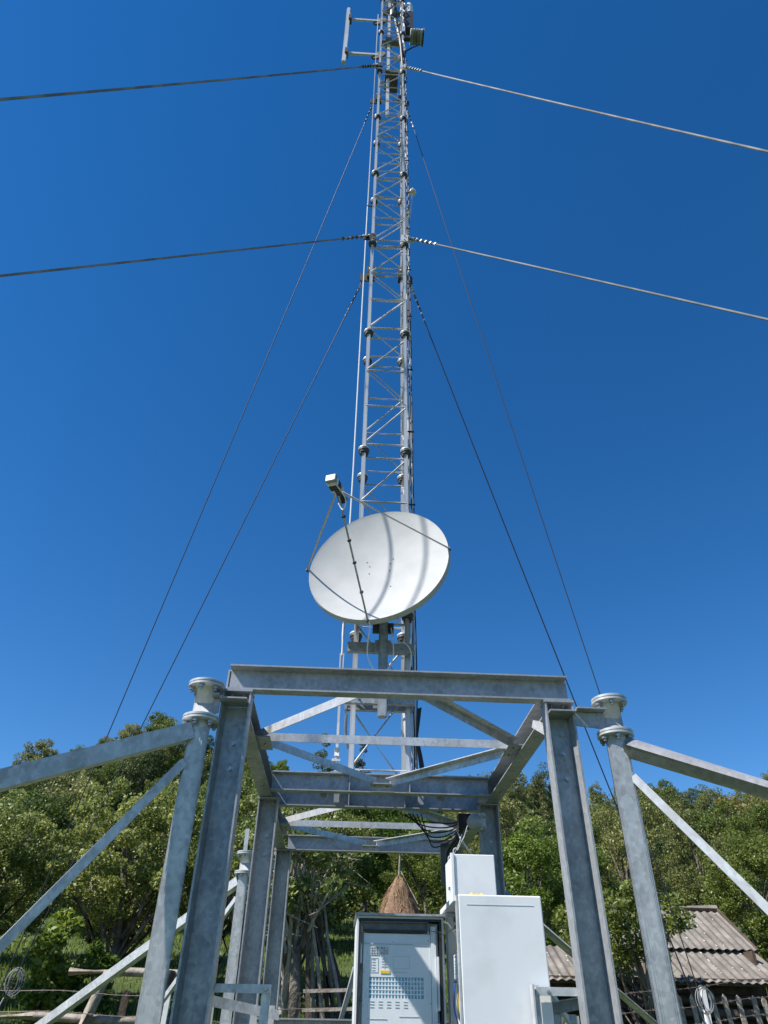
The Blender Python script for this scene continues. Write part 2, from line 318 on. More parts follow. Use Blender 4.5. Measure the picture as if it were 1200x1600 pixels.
# outrigger corners
flm = MB().lathe([(0, -.007), (.092, -.007), (.095, -.005), (.095, .005), (.092, .007), (0, .007)], n=36).mesh('flange_plate', GVL, smooth=True)
nutm = MB().lathe([(0, -.03), (.009, -.03), (.009, -.018), (.016, -.018), (.016, -.002), (0, -.002)], n=6).mesh('bolt', BOLT)
def corner(cx, cy, px, tip, brk=True):
    # cx,cy tube centre, px side of post ; tip = foot point of the outrigger
    gt = gz(cx, cy)-.1
    t = MB().tube([(cx, cy, gt), (cx, cy, 2.872)], .052 if cx < 0 else .055, 28).build('outrigger_tube', GVL, fr, smooth=True)
    MB().tube([(cx, cy, 2.900), (cx, cy, 3.056)], .052, 28).build('upper_tube', GVL, fr, smooth=True)
    for z in (2.878, 2.894, 3.062, 3.078):
        f = inst('flange_plate', flm, fr, M.Translation(V((cx, cy, z))))
        if z in (2.878, 3.062):
            for k in range(6):
                a = 2*pi*k/6+.35; inst('bolt', nutm, f, M.Translation(V((cx+.074*cos(a), cy+.074*sin(a), z-.005))))
    s = 1 if cx > 0 else -1; xa, xb = px, cx-s*.045
    b = MB(); x0, x1 = min(xa, xb), max(xa, xb)
    b.box(x0, x1, cy-.06, cy+.05, 3.006, 3.014); ix0, ix1 = (px, -.545) if s < 0 else (1.08, px)
    b.box(ix0+.001, ix1-.001, cy-.045, cy+.08, 2.994, 3.002)
    b.extr([(x0, cy-.004, 3.004), (x1, cy-.004, 3.004), (x1, cy-.004, 2.915 if s > 0 else 2.93), (x0, cy-.004, 2.93 if s > 0 else 2.915)], (0, .008, 0))
    b.build('bracket', GV, fr)
    # arm and brace
    tip = V(tip); d = V((tip.x-cx, tip.y-cy, 0)).normalized()
    a0 = V((cx, cy, 2.815))+d*.045; arm = MB()
    sq = .041; arm.prof([(-sq, -sq), (sq, -sq), (sq, sq), (-sq, sq)], a0, tip+V((0, 0, .06))) if cx < 0 else arm.tube([a0, tip+V((0, 0, .06))], .052, 24)
    arm.build('outrigger_arm', GVL, fr, smooth=cx > 0)
    foot = V((cx, cy, 0))+d*1.9; foot.z = gz(foot.x, foot.y)
    b0 = V((cx, cy, 2.66))+d*.05
    MB().prof([(-.02, -.02), (.02, -.02), (.02, .02), (-.02, .02)], b0, foot).build('outrigger_brace', GVL, fr)
    base = V((cx, cy, gz(cx, cy)+.12))
    MB().prof([(-.035, -.035), (.035, -.035), (.035, .035), (-.035, .035)], base, tip+V((0, 0, .03))).build('outrigger_sill', GVL, fr)
    MB().extr([(cx+d.x*.04, cy+d.y*.04, 2.845), (cx+d.x*.19, cy+d.y*.19, 2.80), (cx+d.x*.04, cy+d.y*.04, 2.78)], (-d.y*.008, d.x*.008, 0)).build('gusset_plate', GV, fr)
    MB().box(tip.x-.2, tip.x+.2, tip.y-.2, tip.y+.2, tip.z-.1, tip.z+.03).build('foot_plate', GV, fr)
def anch(ang, R, x0=.24, y0=5.7, sx=1, sy=-1):
    x = x0+sx*R*sin(rad(ang)); y = y0+sy*R*cos(rad(ang)); return V((x, y, gz(x, y)))
AFL = V((-5.87, .62, gz(-5.87, .62))); AFR = V((6.5, .65, gz(6.5, .65))); GFL = anch(57, 9.45, .0, 5.6, -1); GFR = anch(57, 9.3, .5, 5.6, 1); ABL = V((-4.16, 10.2, gz(-4.16, 10.2))); ABR = V((4.64, 10.2, gz(4.64, 10.2)))
corner(-.775, 3.58, XL0, AFL); corner(1.43, 3.60, XR1, AFR)
corner(-1.02, 8.0, XL0, ABL); corner(1.56, 8.0, XR1, ABR)
# guard stubs
gl = MB(); gl.box(-.60, -.292, 3.692, 3.70, 1.725, 1.757); gl.box(-.60, -.292, 3.7, 3.722, 1.749, 1.757); gl.build('guard_rail', GVL, fr)
o = MB().box(-.33, -.297, 3.7025, 3.712, 1.2, 1.755).box(-.302, -.294, 3.712, 3.74, 1.2, 1.755).build('guard_post', GVL, fr); bolt(o, (-.313, 3.69, 1.741), s=.7)
angle((-.59, 3.74, 1.70), (-.30, 4.25, 1.655), s=.75, name='guard_brace')
for x, y in ((-.60, 3.95), (-.44, 4.4), (-.36, 4.5)): MB().box(x, x+.035, y, y+.008, .3, 1.70).build('guard_post', GVL, fr)
gr = MB(); gr.box(.885, 1.18, 3.692, 3.70, 1.735, 1.767); gr.box(.885, 1.18, 3.7, 3.722, 1.759, 1.767); gr.build('guard_rail', GVL, fr)
o = MB().box(.872, .903, 3.712, 3.719, 1.1, 1.775).box(.864, .872, 3.668, 3.719, 1.1, 1.775).build('guard_post', GVL, fr); bolt(o, (.94, 3.69, 1.75), s=.5)
angle((1.17, 3.74, 1.725), (.985, 3.98, 1.69), s=.8, name='guard_brace')
for x, y in ((1.11, 4.3), (1.19, 4.3), (1.29, 4.6)): MB().box(x, x+.035, y, y+.008, .3, 1.68).build('guard_post', GVL, fr)
chan_x('platform_beam', -.53, 1.06, 5.62, 1.56, 1.66)
chan_x('platform_beam', -.53, 1.06, 3.85, .60, .70); chan_x('platform_beam', -.53, 1.06, 4.45, .60, .70)
MB().tube([(-.10, 5.9, 1.2), (.12, 5.75, 1.95)], .022, 12).build('stay_pipe', GVL, fr, smooth=True)
# small sign-like tag plate at the rear left post
MB().box(-.765, -.735, 5.80, 5.812, 2.68, 2.84).build('tag_plate', GVL, fr)

# ------------------------------------------------------------------ lattice mast
MX0, MY0, MW = .029, 5.60, .459
ms = empty('lattice_mast', (.258, 5.83, 3.216), 'tall slender galvanised lattice mast of flanged sections standing on the steel frame', 'mast')
legm = MB().tube([(0, 0, 0), (0, 0, 1)], 1, 14).mesh('leg', GVR, smooth=True)
rodme = MB().tube([(0, 0, 0), (0, 0, 1)], 1, 8).mesh('brace', GVR, smooth=True)
mfl = MB().lathe([(.02, -.03), (.05, -.03), (.052, -.026), (.052, -.004), (.0525, -.003), (.0585, -.003), (.060, .0), (.060, .018), (.057, .021), (.02, .021)], n=20)
for k in range(4):
    a = k*pi/2+.6; mfl.lathe([(0, -.052), (.009, -.052), (.009, -.028), (0, -.028)], (.04*cos(a), .04*sin(a), 0), n=6)
mfl_me = mfl.mesh('flange', [DARKST], smooth=True)
mtop = MB().lathe([(.02, .0), (.059, .0), (.061, .003), (.061, .013), (.058, .016), (.02, .016)], n=20).mesh('flange', GVM, smooth=True)
cor = [(MX0, MY0), (MX0+MW, MY0), (MX0+MW, MY0+MW), (MX0, MY0+MW)]
js = [3.222, 4.65]+[6.65+2*i for i in range(9)]
for i, (za, zb_) in enumerate(zip(js, js[1:])):
    for (x, y) in cor: inst('leg', legm, ms, rodm((x, y, za), (x, y, zb_), .0225))
    for (x, y) in cor:
        if i < len(js)-2:
            inst('flange', mfl_me, ms, M.Translation(V((x, y, zb_-.012)))); inst('flange_ring', mtop, ms, M.Translation(V((x, y, zb_+.014))))
    lv = [za+.10, za+.10+(zb_-za-.2)/3, za+.10+2*(zb_-za-.2)/3, zb_-.10] if i else [za+.03, za+.70, zb_-.10]
    for z in lv:
        for k in range(4):
            a, b = cor[k], cor[(k+1) % 4]; inst('rung', rodme, ms, rodm((a[0], a[1], z), (b[0], b[1], z), .0105))
    for k in range(4):
        a, b = cor[k], cor[(k+1) % 4]
        for j in range(len(lv)-1):
            up = (j % 2 == 0)
            if k in (2,): up = up       # seen from the front this mirrors
            if not i: up = (j == 0)
            p, q = (a, b) if up else (b, a)
            inst('diagonal_brace', rodme, ms, rodm((p[0], p[1], lv[j]+.02), (q[0], q[1], lv[j+1]-.02), .0115))
for (x, y) in cor:
    MB().box(x-.07, x+.07, y-.07, y+.07, 3.216, 3.228).build('base_plate', GVM, ms)
# safety cable left of the mast
b = MB().tube([(-.058, 5.75, 20.2), (-.072, 5.75, 12), (-.078, 5.75, 6.5), (-.090, 5.75, 4.9), (-.092, 5.75, 4.3)], .008, 6)
sc_ = b.build('safety_cable', WCAB, ms, smooth=True)
MB().tube([(-.092, 5.75, 4.3), (-.092, 5.75, 4.52), (-.091, 5.75, 4.7)], [.006, .013, .011], 8).build('tension_spring', GVM, sc_, smooth=True)
MB().tube([(-.092, 5.75, 4.62), (-.0915, 5.75, 4.74)], .0135, 8).build('black_sleeve', BLACK, sc_)
b = MB()
for dx in (-.014, .014): b.tube([(-.092+dx, 5.75, 3.90), (-.092+dx, 5.75, 4.32)], .006, 6)
b.tube([(-.092, 5.75, 3.45), (-.092, 5.75, 3.9)], .011, 8); b.tube([(-.092, 5.75, 3.40), (-.092, 5.75, 3.47)], .02, 8); b.tube([(-.092, 5.75, 3.88), (-.092, 5.75, 3.93)], .022, 8)
b.tube([(-.092, 5.75, 3.22), (-.092, 5.75, 3.41)], .014, 8); b.box(-.13, -.06, 5.74, 5.76, 3.36, 3.38)
b.build('turnbuckle', GVM, sc_, smooth=True)
MB().box(-.13, -.05, 5.56, 5.95, 3.216, 3.226).build('cable_foot', GV, sc_)
MB().box(-.085, MX0, 5.74, 5.76, 11.93, 11.95).box(-.075, MX0, 5.74, 5.76, 17.2, 17.22).build('cable_guide', DARKST, sc_)
# grounding strap behind the left leg
b = MB().tube([(-.012, 5.66, 3.80), (-.028, 5.66, 3.72), (-.030, 5.66, 3.60), (-.015, 5.66, 3.48), (.0, 5.66, 3.44)], .012, 6)
b.build('ground_strap', DARKG, ms, smooth=True)
# feeder cables on the right side of the mast
random.seed(3)
for c, (x, y, r, mt) in enumerate(((.515, 5.72, .008, BLACK), (.530, 5.74, .008, WCAB), (.548, 5.70, .007, BLACK), (.566, 5.76, .0085, WCAB), (.575, 5.73, .006, BLACK), (.505, 5.66, .007, WCAB))):
    pts = []; z = 3.25 if c else 3.2
    while z < 21:
        wob = .006 if z < 15 else .02
        pts.append((x+random.uniform(-wob, wob)-(.035*smooth((z-14)/6)), y+random.uniform(-.01, .01), z)); z += .33
    MB().tube(pts, r, 5).build('feeder_cable', mt, ms, smooth=True)
for z in np.arange(3.9, 20, 1.05):
    MB().box(.485, .59, 5.69, 5.70, z, z+.018).build('cable_clip', BLACK, ms)
b = MB()
pts = [(.60, 5.80, 3.85), (.565, 5.80, 3.60), (.60, 5.80, 3.42), (.63, 5.82, 3.26)]
b.tube(pts, .009, 6); b.tube([(q[0]+.018, q[1]+.01, q[2]+.01) for q in pts], .009, 6); b.tube([(.53, 5.72, 4.2), (.555, 5.76, 3.9), (.575, 5.79, 3.6), (.61, 5.81, 3.3)], .008, 6)
b.build('feeder_cable', BLACK, ms, smooth=True, label='black cables slipping off the foot of the mast on the right')
# thick black cables near the top and inner pipe
MB().tube([(.20, 5.75, 15.1), (.20, 5.75, 22)], .032, 14).build('inner_pipe', GVM, ms, smooth=True)
b = MB()
b.tube([(.26, 5.70, 22), (.29, 5.66, 20.6), (.34, 5.64, 19.6), (.42, 5.64, 18.6), (.47, 5.62, 17.9), (.50, 5.63, 17)], .035, 8)
b.tube([(.31, 5.72, 22), (.33, 5.68, 20.6), (.37, 5.64, 19.4), (.45, 5.6, 18.2), (.50, 5.6, 16.6)], .028, 8)
b.tube([(.55, 5.70, 20.6), (.52, 5.66, 19.6), (.49, 5.64, 18.6), (.51, 5.62, 17.2), (.50, 5.6, 16)], .022, 8)
b.tube([(.86, 5.7, 18.45), (.70, 5.68, 18.2), (.56, 5.65, 17.9), (.50, 5.62, 17.3)], .016, 6)
b.build('jumper_cables', BLACK, ms, smooth=True)
for k in range(9):
    z = 16.6+k*.45; MB().tube([(.50+random.uniform(-.03, .03), 5.6, z), (.53+random.uniform(-.03, .04), 5.58, z+.2), (.49+random.uniform(-.03, .03), 5.6, z+.42)], .013, 6).build('jumper_cable', random.choice([BLACK, WCAB, DARKG]), ms, smooth=True)
for z in (18.55, 20.3): MB().box(.03, .49, 5.70, 5.80, z, z+.07).box(.13, .27, 5.66, 5.84, z-.03, z+.12).build('pipe_clamp', DARKG, ms)
MB().box(.14, .40, 5.62, 6.0, 16.72, 16.78).build('rest_plate', DARKST, ms)
MB().lathe([(0, 0), (.055, 0), (.062, .05), (.062, .28), (0, .28)], (.27, 5.62, 19.75), n=16).build('lamp_can', DARKG, ms, smooth=True)
for k in range(10):
    x = random.uniform(.05, .5); z = random.uniform(19.9, 21.6); MB().tube([(x, 5.62, z), (x+random.uniform(-.12, .12), 5.66, z+.25), (x+random.uniform(-.15, .15), 5.62, z+.5)], .015, 6).build('jumper_cable', random.choice([BLACK, GVM, WCAB]), ms, smooth=True)
# guy brackets on the mast
for zz in (10.75, 16.85):
    for (x, y) in cor[:2]:
        s = -1 if x < .2 else 1
        b = MB(); b.box(x-.05, x+.05, y-.06, y-.024, zz-.075, zz+.085); b.box(x-.05, x+.05, y+.024, y+.05, zz-.075, zz+.085); b.box(min(x+s*.03, x+s*.13), max(x+s*.03, x+s*.13), y-.03, y-.012, zz-.04, zz+.05)
        o = b.build('guy_bracket', DARKST if s < 0 else GVM, ms)
        for dz in (-.05, .05): bolt(o, (x, y-.06, zz+dz), s=.9)
for zz in (10.6, 16.55):
    for (x, y) in cor[2:]:
        s = -1 if x < .2 else 1
        b = MB(); b.box(x-.06, x+.06, y-.05, y+.05, zz-.12, zz+.12); b.box(min(x, x+s*.16), max(x, x+s*.16), y+.01, y+.03, zz-.16, zz+.02); b.build('guy_bracket', DARKST, ms)

# side pipe mount at the top left of the mast
pm = empty('side_pipe_mount', (-.74, 5.83, 17.55), 'short vertical grey pipe held out left of the mast top by two arms', 'antenna mount')
MB().tube([(-.722, 5.83, 17.6), (-.749, 5.83, 20.65)], .045, 18).build('pipe', GVM, pm, smooth=True)
for z in (18.1, 20.04):
    MB().box(-.69, .0, 5.81, 5.85, z-.035, z+.035).build('arm', GVM, pm)
    MB().box(-.72, -.655, 5.76, 5.90, z-.11, z+.11).build('pipe_clamp', DARKST, pm)
    MB().lathe([(0, -.02), (.16, -.02), (.16, .02), (0, .02)], (-.01, 5.83, z-.02), (.25, .97, 0), 18).build('mast_clamp', DARKST, pm)
# radio unit and drum to the right
rb = empty('radio_antenna', (.65, 5.7, 19.2), 'white capped black upright antenna housing right of the mast top', 'antenna')
MB().box(.565, .735, 5.62, 5.78, 19.15, 20.12).build('body', BLACK, rb)
MB().lathe([(.088, 0), (.092, .02), (.092, .5), (.085, .56), (0, .57)], (.65, 5.70, 20.125), n=24).build('cap', WHITE, rb, smooth=True)
MB().box(.49, .565, 5.68, 5.72, 19.5, 19.56).box(.49, .565, 5.68, 5.72, 19.9, 19.96).build('bracket', DARKST, rb)
rd = empty('microwave_antenna', (.80, 5.7, 18.45), 'finned light grey drum antenna on its side below the white capped housing', 'antenna')
MB().tube([(.66, 5.7, 18.85), (.92, 5.7, 18.85)], .15, 26).build('drum', mat('drum_grey', (.66, .70, .70), .5, .1, (20, (.76, .78, .78), 4, .4, .6)), rd, smooth=True)
for k in range(5): MB().tube([(.68+k*.055, 5.7, 18.85), (.692+k*.055, 5.7, 18.85)], .162, 26).build('fin', PALEG, rd, smooth=True)
MB().tube([(.925, 5.7, 18.85), (.95, 5.7, 18.85)], .175, 26).build('front_rim', GVL, rd, smooth=True)
MB().box(.50, .66, 5.66, 5.74, 18.68, 18.80).build('bracket', DARKST, rd)
# GPS mushroom
gp = empty('positioning_antenna', (.63, 5.8, 11.95), 'small white dome antenna on a stub right of the mast', 'antenna')
MB().lathe([(0, .0), (.055, .0), (.062, .03), (.05, .075), (.025, .095), (0, .10)], (.645, 5.78, 12.46), n=18).build('dome', WHITE, gp, smooth=True)
MB().tube([(.50, 5.78, 11.75), (.60, 5.78, 11.85), (.62, 5.78, 12.1), (.64, 5.78, 12.46)], .012, 8).build('stub', GVM, gp, smooth=True)
MB().box(.49, .60, 5.75, 5.80, 11.68, 11.93).build('bracket', GVM, gp)

# ------------------------------------------------------------------ guy wires
def guy(a, b, r, label, coil=None, sag=.10, n=26, gcount=5, mt=None):
    mt = mt or WIRE
    a, b = V(a), V(b); g = empty('guy_wire', b, label, 'guy wire', 'guy wires of the mast')
    d = (b-a).normalized(); pts = []
    for i in range(n+1):
        t = i/n; q = a.lerp(b, t); q.z -= sag*4*t*(1-t); pts.append(q)
    MB().tube(pts, r, 7).build('strand', mt, g, smooth=True)
    L = (b-a).length
    MB().tube([a.lerp(b, .12/L), a.lerp(b, .55/L)], [r*1.9, r*1.5], 8).build('wire_grip', WIRE, g, smooth=True)
    b_ = MB()
    for k in range(gcount):
        q = a.lerp(b, (.2+k*.11)/L); q.z -= sag*4*((.2+k*.11)/L)
        u, v, w_ = perp(d); b_.obox(q, u, v, w_, r*1.55, r*1.55, .012)
    b_.build('wire_clips', GVM if a.x > .2 else DARKST, g, kind='stuff')
    MB().tube([a.lerp(b, -.02/L), a.lerp(b, .16/L)], r*2.3, 8).build('shackle', GVM, g, smooth=True)
    tb = b.lerp(a, 1.0/L); MB().tube([b.lerp(a, .1/L), b.lerp(a, .25/L), b.lerp(a, .3/L), b.lerp(a, .8/L), b.lerp(a, .85/L), tb], [.008, .008, .022, .022, .008, .008], 8).build('turnbuckle', GVM, g, smooth=True)
    if coil is not None:
        c = MB(); q = V(coil)
        for k in range(5):
            rr = .085+.008*k; ph = random.uniform(0, 6)
            c.tube([q+V((rr*cos(2*pi*i/24+ph)*(1 if k % 2 else .6), .02*k-.04, rr*sin(2*pi*i/24+ph)*1.25)) for i in range(25)], .005, 5)
        c.build('spare_wire_coil', WIRE, g, smooth=True)
    return g
guy((-.03, 5.57, 16.86), GFL, .0145, 'upper guy wire running from the mast top to the left edge of the picture')
guy((-.03, 5.57, 10.80), GFL, .0115, 'lower guy wire from mid mast to the left edge of the picture', sag=.0)
guy((.55, 5.57, 16.86), GFR, .0135, 'upper pale guy wire running from the mast top to the right edge')
guy((.55, 5.57, 10.80), GFR, .0115, 'lower pale guy wire from mid mast to the right edge', sag=-.02)
guy((-.06, 6.09, 16.5), ABL, .007, 'outer of the two guy wires dropping behind the left outrigger', (-3.75, 9.9, 2.0), mt=WIRE_SHADED)
guy((-.08, 6.09, 10.5), ABL, .0065, 'inner of the two guy wires dropping behind the left outrigger', mt=WIRE_SHADED)
guy((.58, 6.09, 16.5), ABR, .007, 'outer of the two guy wires dropping behind the right tube', (4.42, 9.9, 1.95), mt=WIRE_SHADED)
guy((.60, 6.09, 10.5), ABR, .008, 'inner guy wire dropping past the right end of the top beam', mt=WIRE_SHADED)

# ------------------------------------------------------------------ satellite dish
dc = V((.192, 5.15, 4.925)); dn = V((-.303, -.9377, .1707)).normalized()
ds = empty('satellite_dish', (.263, 5.41, 3.7), 'round white satellite dish with three feed arms clamped in front of the mast', 'satellite dish')
R = .630; dep = .115; pr = []
for i in range(0, 25):
    r = R*i/24; pr.append((r, -dep*(1-(r/R)**2)))
pr += [(R+.008, .004), (R+.014, -.004), (R+.014, -.055), (R+.006, -.058), (R+.004, -.012)]
for i in range(24, -1, -1):
    r = R*i/24; pr.append((r, -dep*(1-(r/R)**2)-.012))
MB().lathe(pr, dc, dn, 72).build('reflector', DISHM, ds, smooth=True)
du, dv, dw = perp(dn)
q1 = 1.0; feed = V((-.174, 4.218, 4.982)); out = (feed-(dc-dn*dep)).normalized()
arms = [V((-.433, 5.362, 4.95)), V((.796, 4.971, 4.98)), V((.117, 5.067, 4.307))]
for i, a in enumerate(arms):
    d = (a-dc); a2 = a+d.normalized()*.012
    end = feed+(a2-feed).normalized()*.05
    b = MB().bar(a2, end, .013, .013, dn) if i == 2 else MB().tube([a2, end], .0095, 8)
    o = b.build('feed_arm', GVR if i < 2 else GV, ds, smooth=i < 2)
    MB().obox(a2-dn*.008, d.normalized(), d.normalized().cross(dn), dn, .009, .010, .016).build('arm_clip', DARKST, o)
o3 = MB()
for t in (.22, .45, .62, .8): q = arms[2].lerp(feed, t); o3.obox(q, *perp(feed-arms[2]), .013, .013, .008)
o3.build('cable_ties', BLACK, ds)
lnb = MB().tube([feed-out*.13, feed-out*.05, feed+out*.02], [.038, .026, .026], 16).build('feed_horn', BLACK, ds, smooth=True)
u, v, w_ = perp(out, (0, 0, 1))
MB().obox(feed+out*.070, u, v, out, .040, .031, .048).build('receiver_body', BLACK, ds)
o = MB().obox(feed+out*.130, u, v, out, .044, .035, .016).build('receiver_cap', GV, ds); bv = o.modifiers.new('b', 'BEVEL'); bv.width = .010; bv.segments = 3
MB().obox(feed+out*.098-v*.006, u, v, out, .042, .027, .015).build('receiver_label', WHITE, ds)
b = MB().obox(feed, u, v, out, .05, .012, .02); b.build('arm_yoke', GVM, ds)
# dots: bolts seen on the reflector
def dishpt(a, b_):
    r2 = a*a+b_*b_; return dc+du*a+dv*b_-dn*(dep*(1-r2/R/R)-.001)
def from_px(px, py):
    d = (F*1075.8+A_*(px-600)-B_*(py-800)).normalized(); o_ = V((0, 0, 1.6)); q = dc-dn*dep*.85; t = (q-o_).dot(dn)/d.dot(dn); P = o_+d*t-q; return P.dot(du), P.dot(dv)
for px, py in ((573, 878), (577, 884), (576, 895), (614, 872), (609, 879), (608, 890), (610, 916)):
    a, b_ = from_px(px, py); MB().lathe([(0, .004), (.005, .004), (.006, 0)], dishpt(a, b_), dn, 8).build('bolt', DARKG, ds)
# mount behind the dish
PX, PY = .263, 5.42
MB().tube([(PX, PY, 3.62), (PX, PY, 5.02)], .039, 24).build('mount_pole', GV, ds, smooth=True)
MB().obox(dc-dn*(dep+.07)+V((.03, .0, 0)), du, dv, dn, .13, .16, .05).build('back_bracket', GV, ds)
MB().box(-.045, .54, 5.50, 5.545, 4.225, 4.315).build('clamp_bar', GV, ds)
MB().box(-.045, .54, 5.50, 5.545, 3.765, 3.84).build('clamp_bar', GV, ds)
MB().box(-.045, .54, 5.655, 5.70, 3.765, 3.84).build('clamp_bar', GV, ds)
for x in (.17, .29): MB().box(x, x+.065, 5.46, 5.50, 4.40, 4.49).build('saddle_clamp', DARKST, ds)
for z in (3.79, 4.26): MB().box(PX-.07, PX+.07, 5.458, 5.499, z-.045, z+.06).build('saddle_clamp', GV, ds)
for x in (-.03, .07, .43, .525):
    for z in (3.80, 4.27):
        bolt(ds, (x, 5.497, z), s=.8)
def bez(pts, n=8):
    P = [V(q) for q in pts]; out_ = []
    for i in range(len(P)-1):
        p0, p1, p2, p3 = P[max(i-1, 0)], P[i], P[i+1], P[min(i+2, len(P)-1)]
        for k in range(n):
            t = k/n; out_.append(.5*((2*p1)+(p2-p0)*t+(2*p0-5*p1+4*p2-p3)*t*t+(3*p1-p0-3*p2+p3)*t*t*t))
    return out_+[P[-1]]
MB().tube(bez([(.117, 5.06, 4.31), (.135, 5.09, 4.25), (.125, 5.2, 4.17), (.13, 5.28, 4.07), (.20, 5.33, 3.975), (.29, 5.36, 4.0), (.345, 5.38, 4.12), (.345, 5.40, 4.3), (.33, 5.42, 4.42)]), .0055, 6).build('coax_cable', WCAB, ds, smooth=True)
MB().tube(bez([(.36, 5.48, 4.30), (.45, 5.46, 4.30), (.505, 5.46, 4.22), (.50, 5.5, 4.08), (.485, 5.55, 3.9)]), .005, 6).build('coax_cable', WCAB, ds, smooth=True)
MB().tube(bez([feed+out*.1-v*.04-u*.03, feed-out*.02-v*.10-u*.07, feed-out*.10-v*.13-u*.02, feed-out*.09-v*.06+u*.02]), .005, 6).build('coax_cable', WCAB, ds, smooth=True)

# ------------------------------------------------------------------ left cabinet (open front)
cl = empty('equipment_cabinet', (.375, 5.3, .55), 'white equipment cabinet with its front open, showing panel with blue vent grille', 'cabinet')
x0, x1, y0, y1, z0, z1 = .105, .648, 5.0, 5.62, .55, 2.18
b = MB(); b.box(x0, x0+.012, y0, y1, z0, z1); b.box(x1-.012, x1, y0, y1, z0, z1); b.box(x0+.012, x1-.012, y0, y1, z1-.012, z1); b.box(x0+.012, x1-.012, y0, y1, z0, z0+.012); b.box(x0+.012, x1-.012, y1-.012, y1, z0+.012, z1-.012)
b.build('shell', WHITE, cl)
MB().box(x0-.012, x1+.012, y0-.03, y1+.02, z1+.001, z1+.014).build('roof', GV, cl)
b = MB(); b.box(x0+.0125, x0+.026, y0-.006, y0+.01, z0, z1-.0125); b.box(x1-.028, x1-.0125, y0-.006, y0+.01, z0, z1-.0125); b.box(x0+.026, x1-.028, y0-.006, y0+.01, z1-.026, z1-.0125)
b.build('door_seal', BLACK, cl)
b = MB(); b.box(.132, .555, y0+.02, y0+.035, z1-.075, z1-.03); b.box(.132, .14, y0-.004, y0+.02, z1-.09, z1-.03); b.box(.548, .556, y0-.004, y0+.02, z1-.09, z1-.03)
b.box(.14, .548, y0-.004, y0+.02, z1-.034, z1-.028); b.build('top_tray', DARKG, cl)
MB().box(.16, .535, y0+.008, y0+.02, z1-.085, z1-.072).build('cable_slot', BLACK, cl)
# inner panel with an opening for the grille
px0, px1, pz1 = .150, .566, z1-.092; gy = y0+.022
gx0, gx1, gz0, gz1 = .190, .520, 1.757, 1.862
b = MB(); b.box(px0, gx0, gy, gy+.012, z0+.02, pz1); b.box(gx1, px1, gy, gy+.012, z0+.02, pz1); b.box(gx0, gx1, gy, gy+.012, gz1, pz1); b.box(gx0, gx1, gy, gy+.012, z0+.02, gz0)
pn = b.build('inner_panel', WHITE2, cl)
MB().box(gx0+.001, gx1-.001, gy+.0105, gy+.016, gz0+.001, gz1-.001).build('filter_mat', BLUEF, pn)
barv = MB().box(-.0036, .0036, 0, .008, 0, gz1-gz0).mesh('grille_bar', WHITE2); barh = MB().box(0, gx1-gx0, 0, .008, -.003, .003).mesh('grille_bar', WHITE2)
for k in range(1, 17): inst('grille_bar', barv, pn, M.Translation(V((gx0+(gx1-gx0)*k/17, gy+.002, gz0))))
for k in range(1, 5): inst('grille_bar', barh, pn, M.Translation(V((gx0, gy+.001, gz0+(gz1-gz0)*k/5))))
MB().box(x0+.028, x1-.030, gy+.045, gy+.05, z0+.02, z1-.03).build('back_sheet', WHITE2, cl)
MB().box(px0+.005, px1-.005, gy-.004, gy-.001, 2.03, 2.034).build('panel_joint', GREYP, pn)
MB().box(.258, .315, gy-.003, gy-.0005, 1.880, 1.895).build('yellow_label', YEL, pn)
for xx in (.195, .255):
    lb = MB().box(xx, xx+.052, gy-.003, gy-.0008, 1.975, 2.018).build('paper_label', PALEG, pn)
    b = MB()
    for r_i in range(3):
        for c_i in range(3):
            if random.random() < .8: b.box(xx+.004+c_i*.016, xx+.004+c_i*.016+random.uniform(.006, .012), gy-.0045, gy-.0031, 1.981+r_i*.013, 1.987+r_i*.013)
    b.build('label_print', DARKG, lb)
b = MB(); PR = lambda nm: (b.build(nm, GREYP, pn), MB())[1]     # printed diagrams and rows of small tables
def frame2(x, z, wd, ht, t=.0012):
    b.box(x, x+wd, gy-.002, gy-.0006, z, z+t); b.box(x, x+wd, gy-.002, gy-.0006, z+ht-t, z+ht); b.box(x, x+t, gy-.002, gy-.0006, z+t, z+ht-t); b.box(x+wd-t, x+wd, gy-.002, gy-.0006, z+t, z+ht-t)
frame2(.197, 1.885, .045, .075); b = PR('list_print'); frame2(.335, 1.905, .10, .065); b = PR('chart_print')
for r_i in range(5): b.box(.205, .225, gy-.002, gy-.0006, 1.895+r_i*.014, 1.897+r_i*.014)
for r_i in range(4): b.box(.262+.004*(r_i % 2), .30, gy-.002, gy-.0006, 1.915+r_i*.013, 1.917+r_i*.013)
b.box(.281, .283, gy-.0022, gy-.0007, 1.905, 1.972); b = PR('diagram_print')
for k in range(5):
    for r_i in range(3): b.box(.197+k*.05, .222+k*.05, gy-.002, gy-.0006, 1.712+r_i*.014, 1.714+r_i*.014)
    b = PR('table_print')
b.box(.18, .30, gy-.002, gy-.0006, 1.655, 1.657); b = PR('line_print'); b.box(.37, .49, gy-.002, gy-.0006, 1.668, 1.670); b = PR('line_print'); b.box(.335, .42, gy-.002, gy-.0006, 1.885, 1.887)
b.build('line_print', GREYP, pn)
for x, z in ((.158, 2.038), (.335, 2.045), (.555, 2.055), (.157, 1.885), (.558, 1.895), (.155, 1.72), (.56, 1.735)): bolt(pn, (x, gy-.003, z), s=.22)
MB().box(.568, .600, y0+.015, y0+.04, z0+.02, z1-.05).build('side_column', WHITE2, cl)
MB().box(.603, .615, y0+.0, y0+.03, 1.70, 1.97).build('latch_strip', WHITE, cl)
b = MB(); b.box(.128, .142, y0+.004, y0+.018, 1.93, 2.03); b.build('door_hook', WHITE, cl)
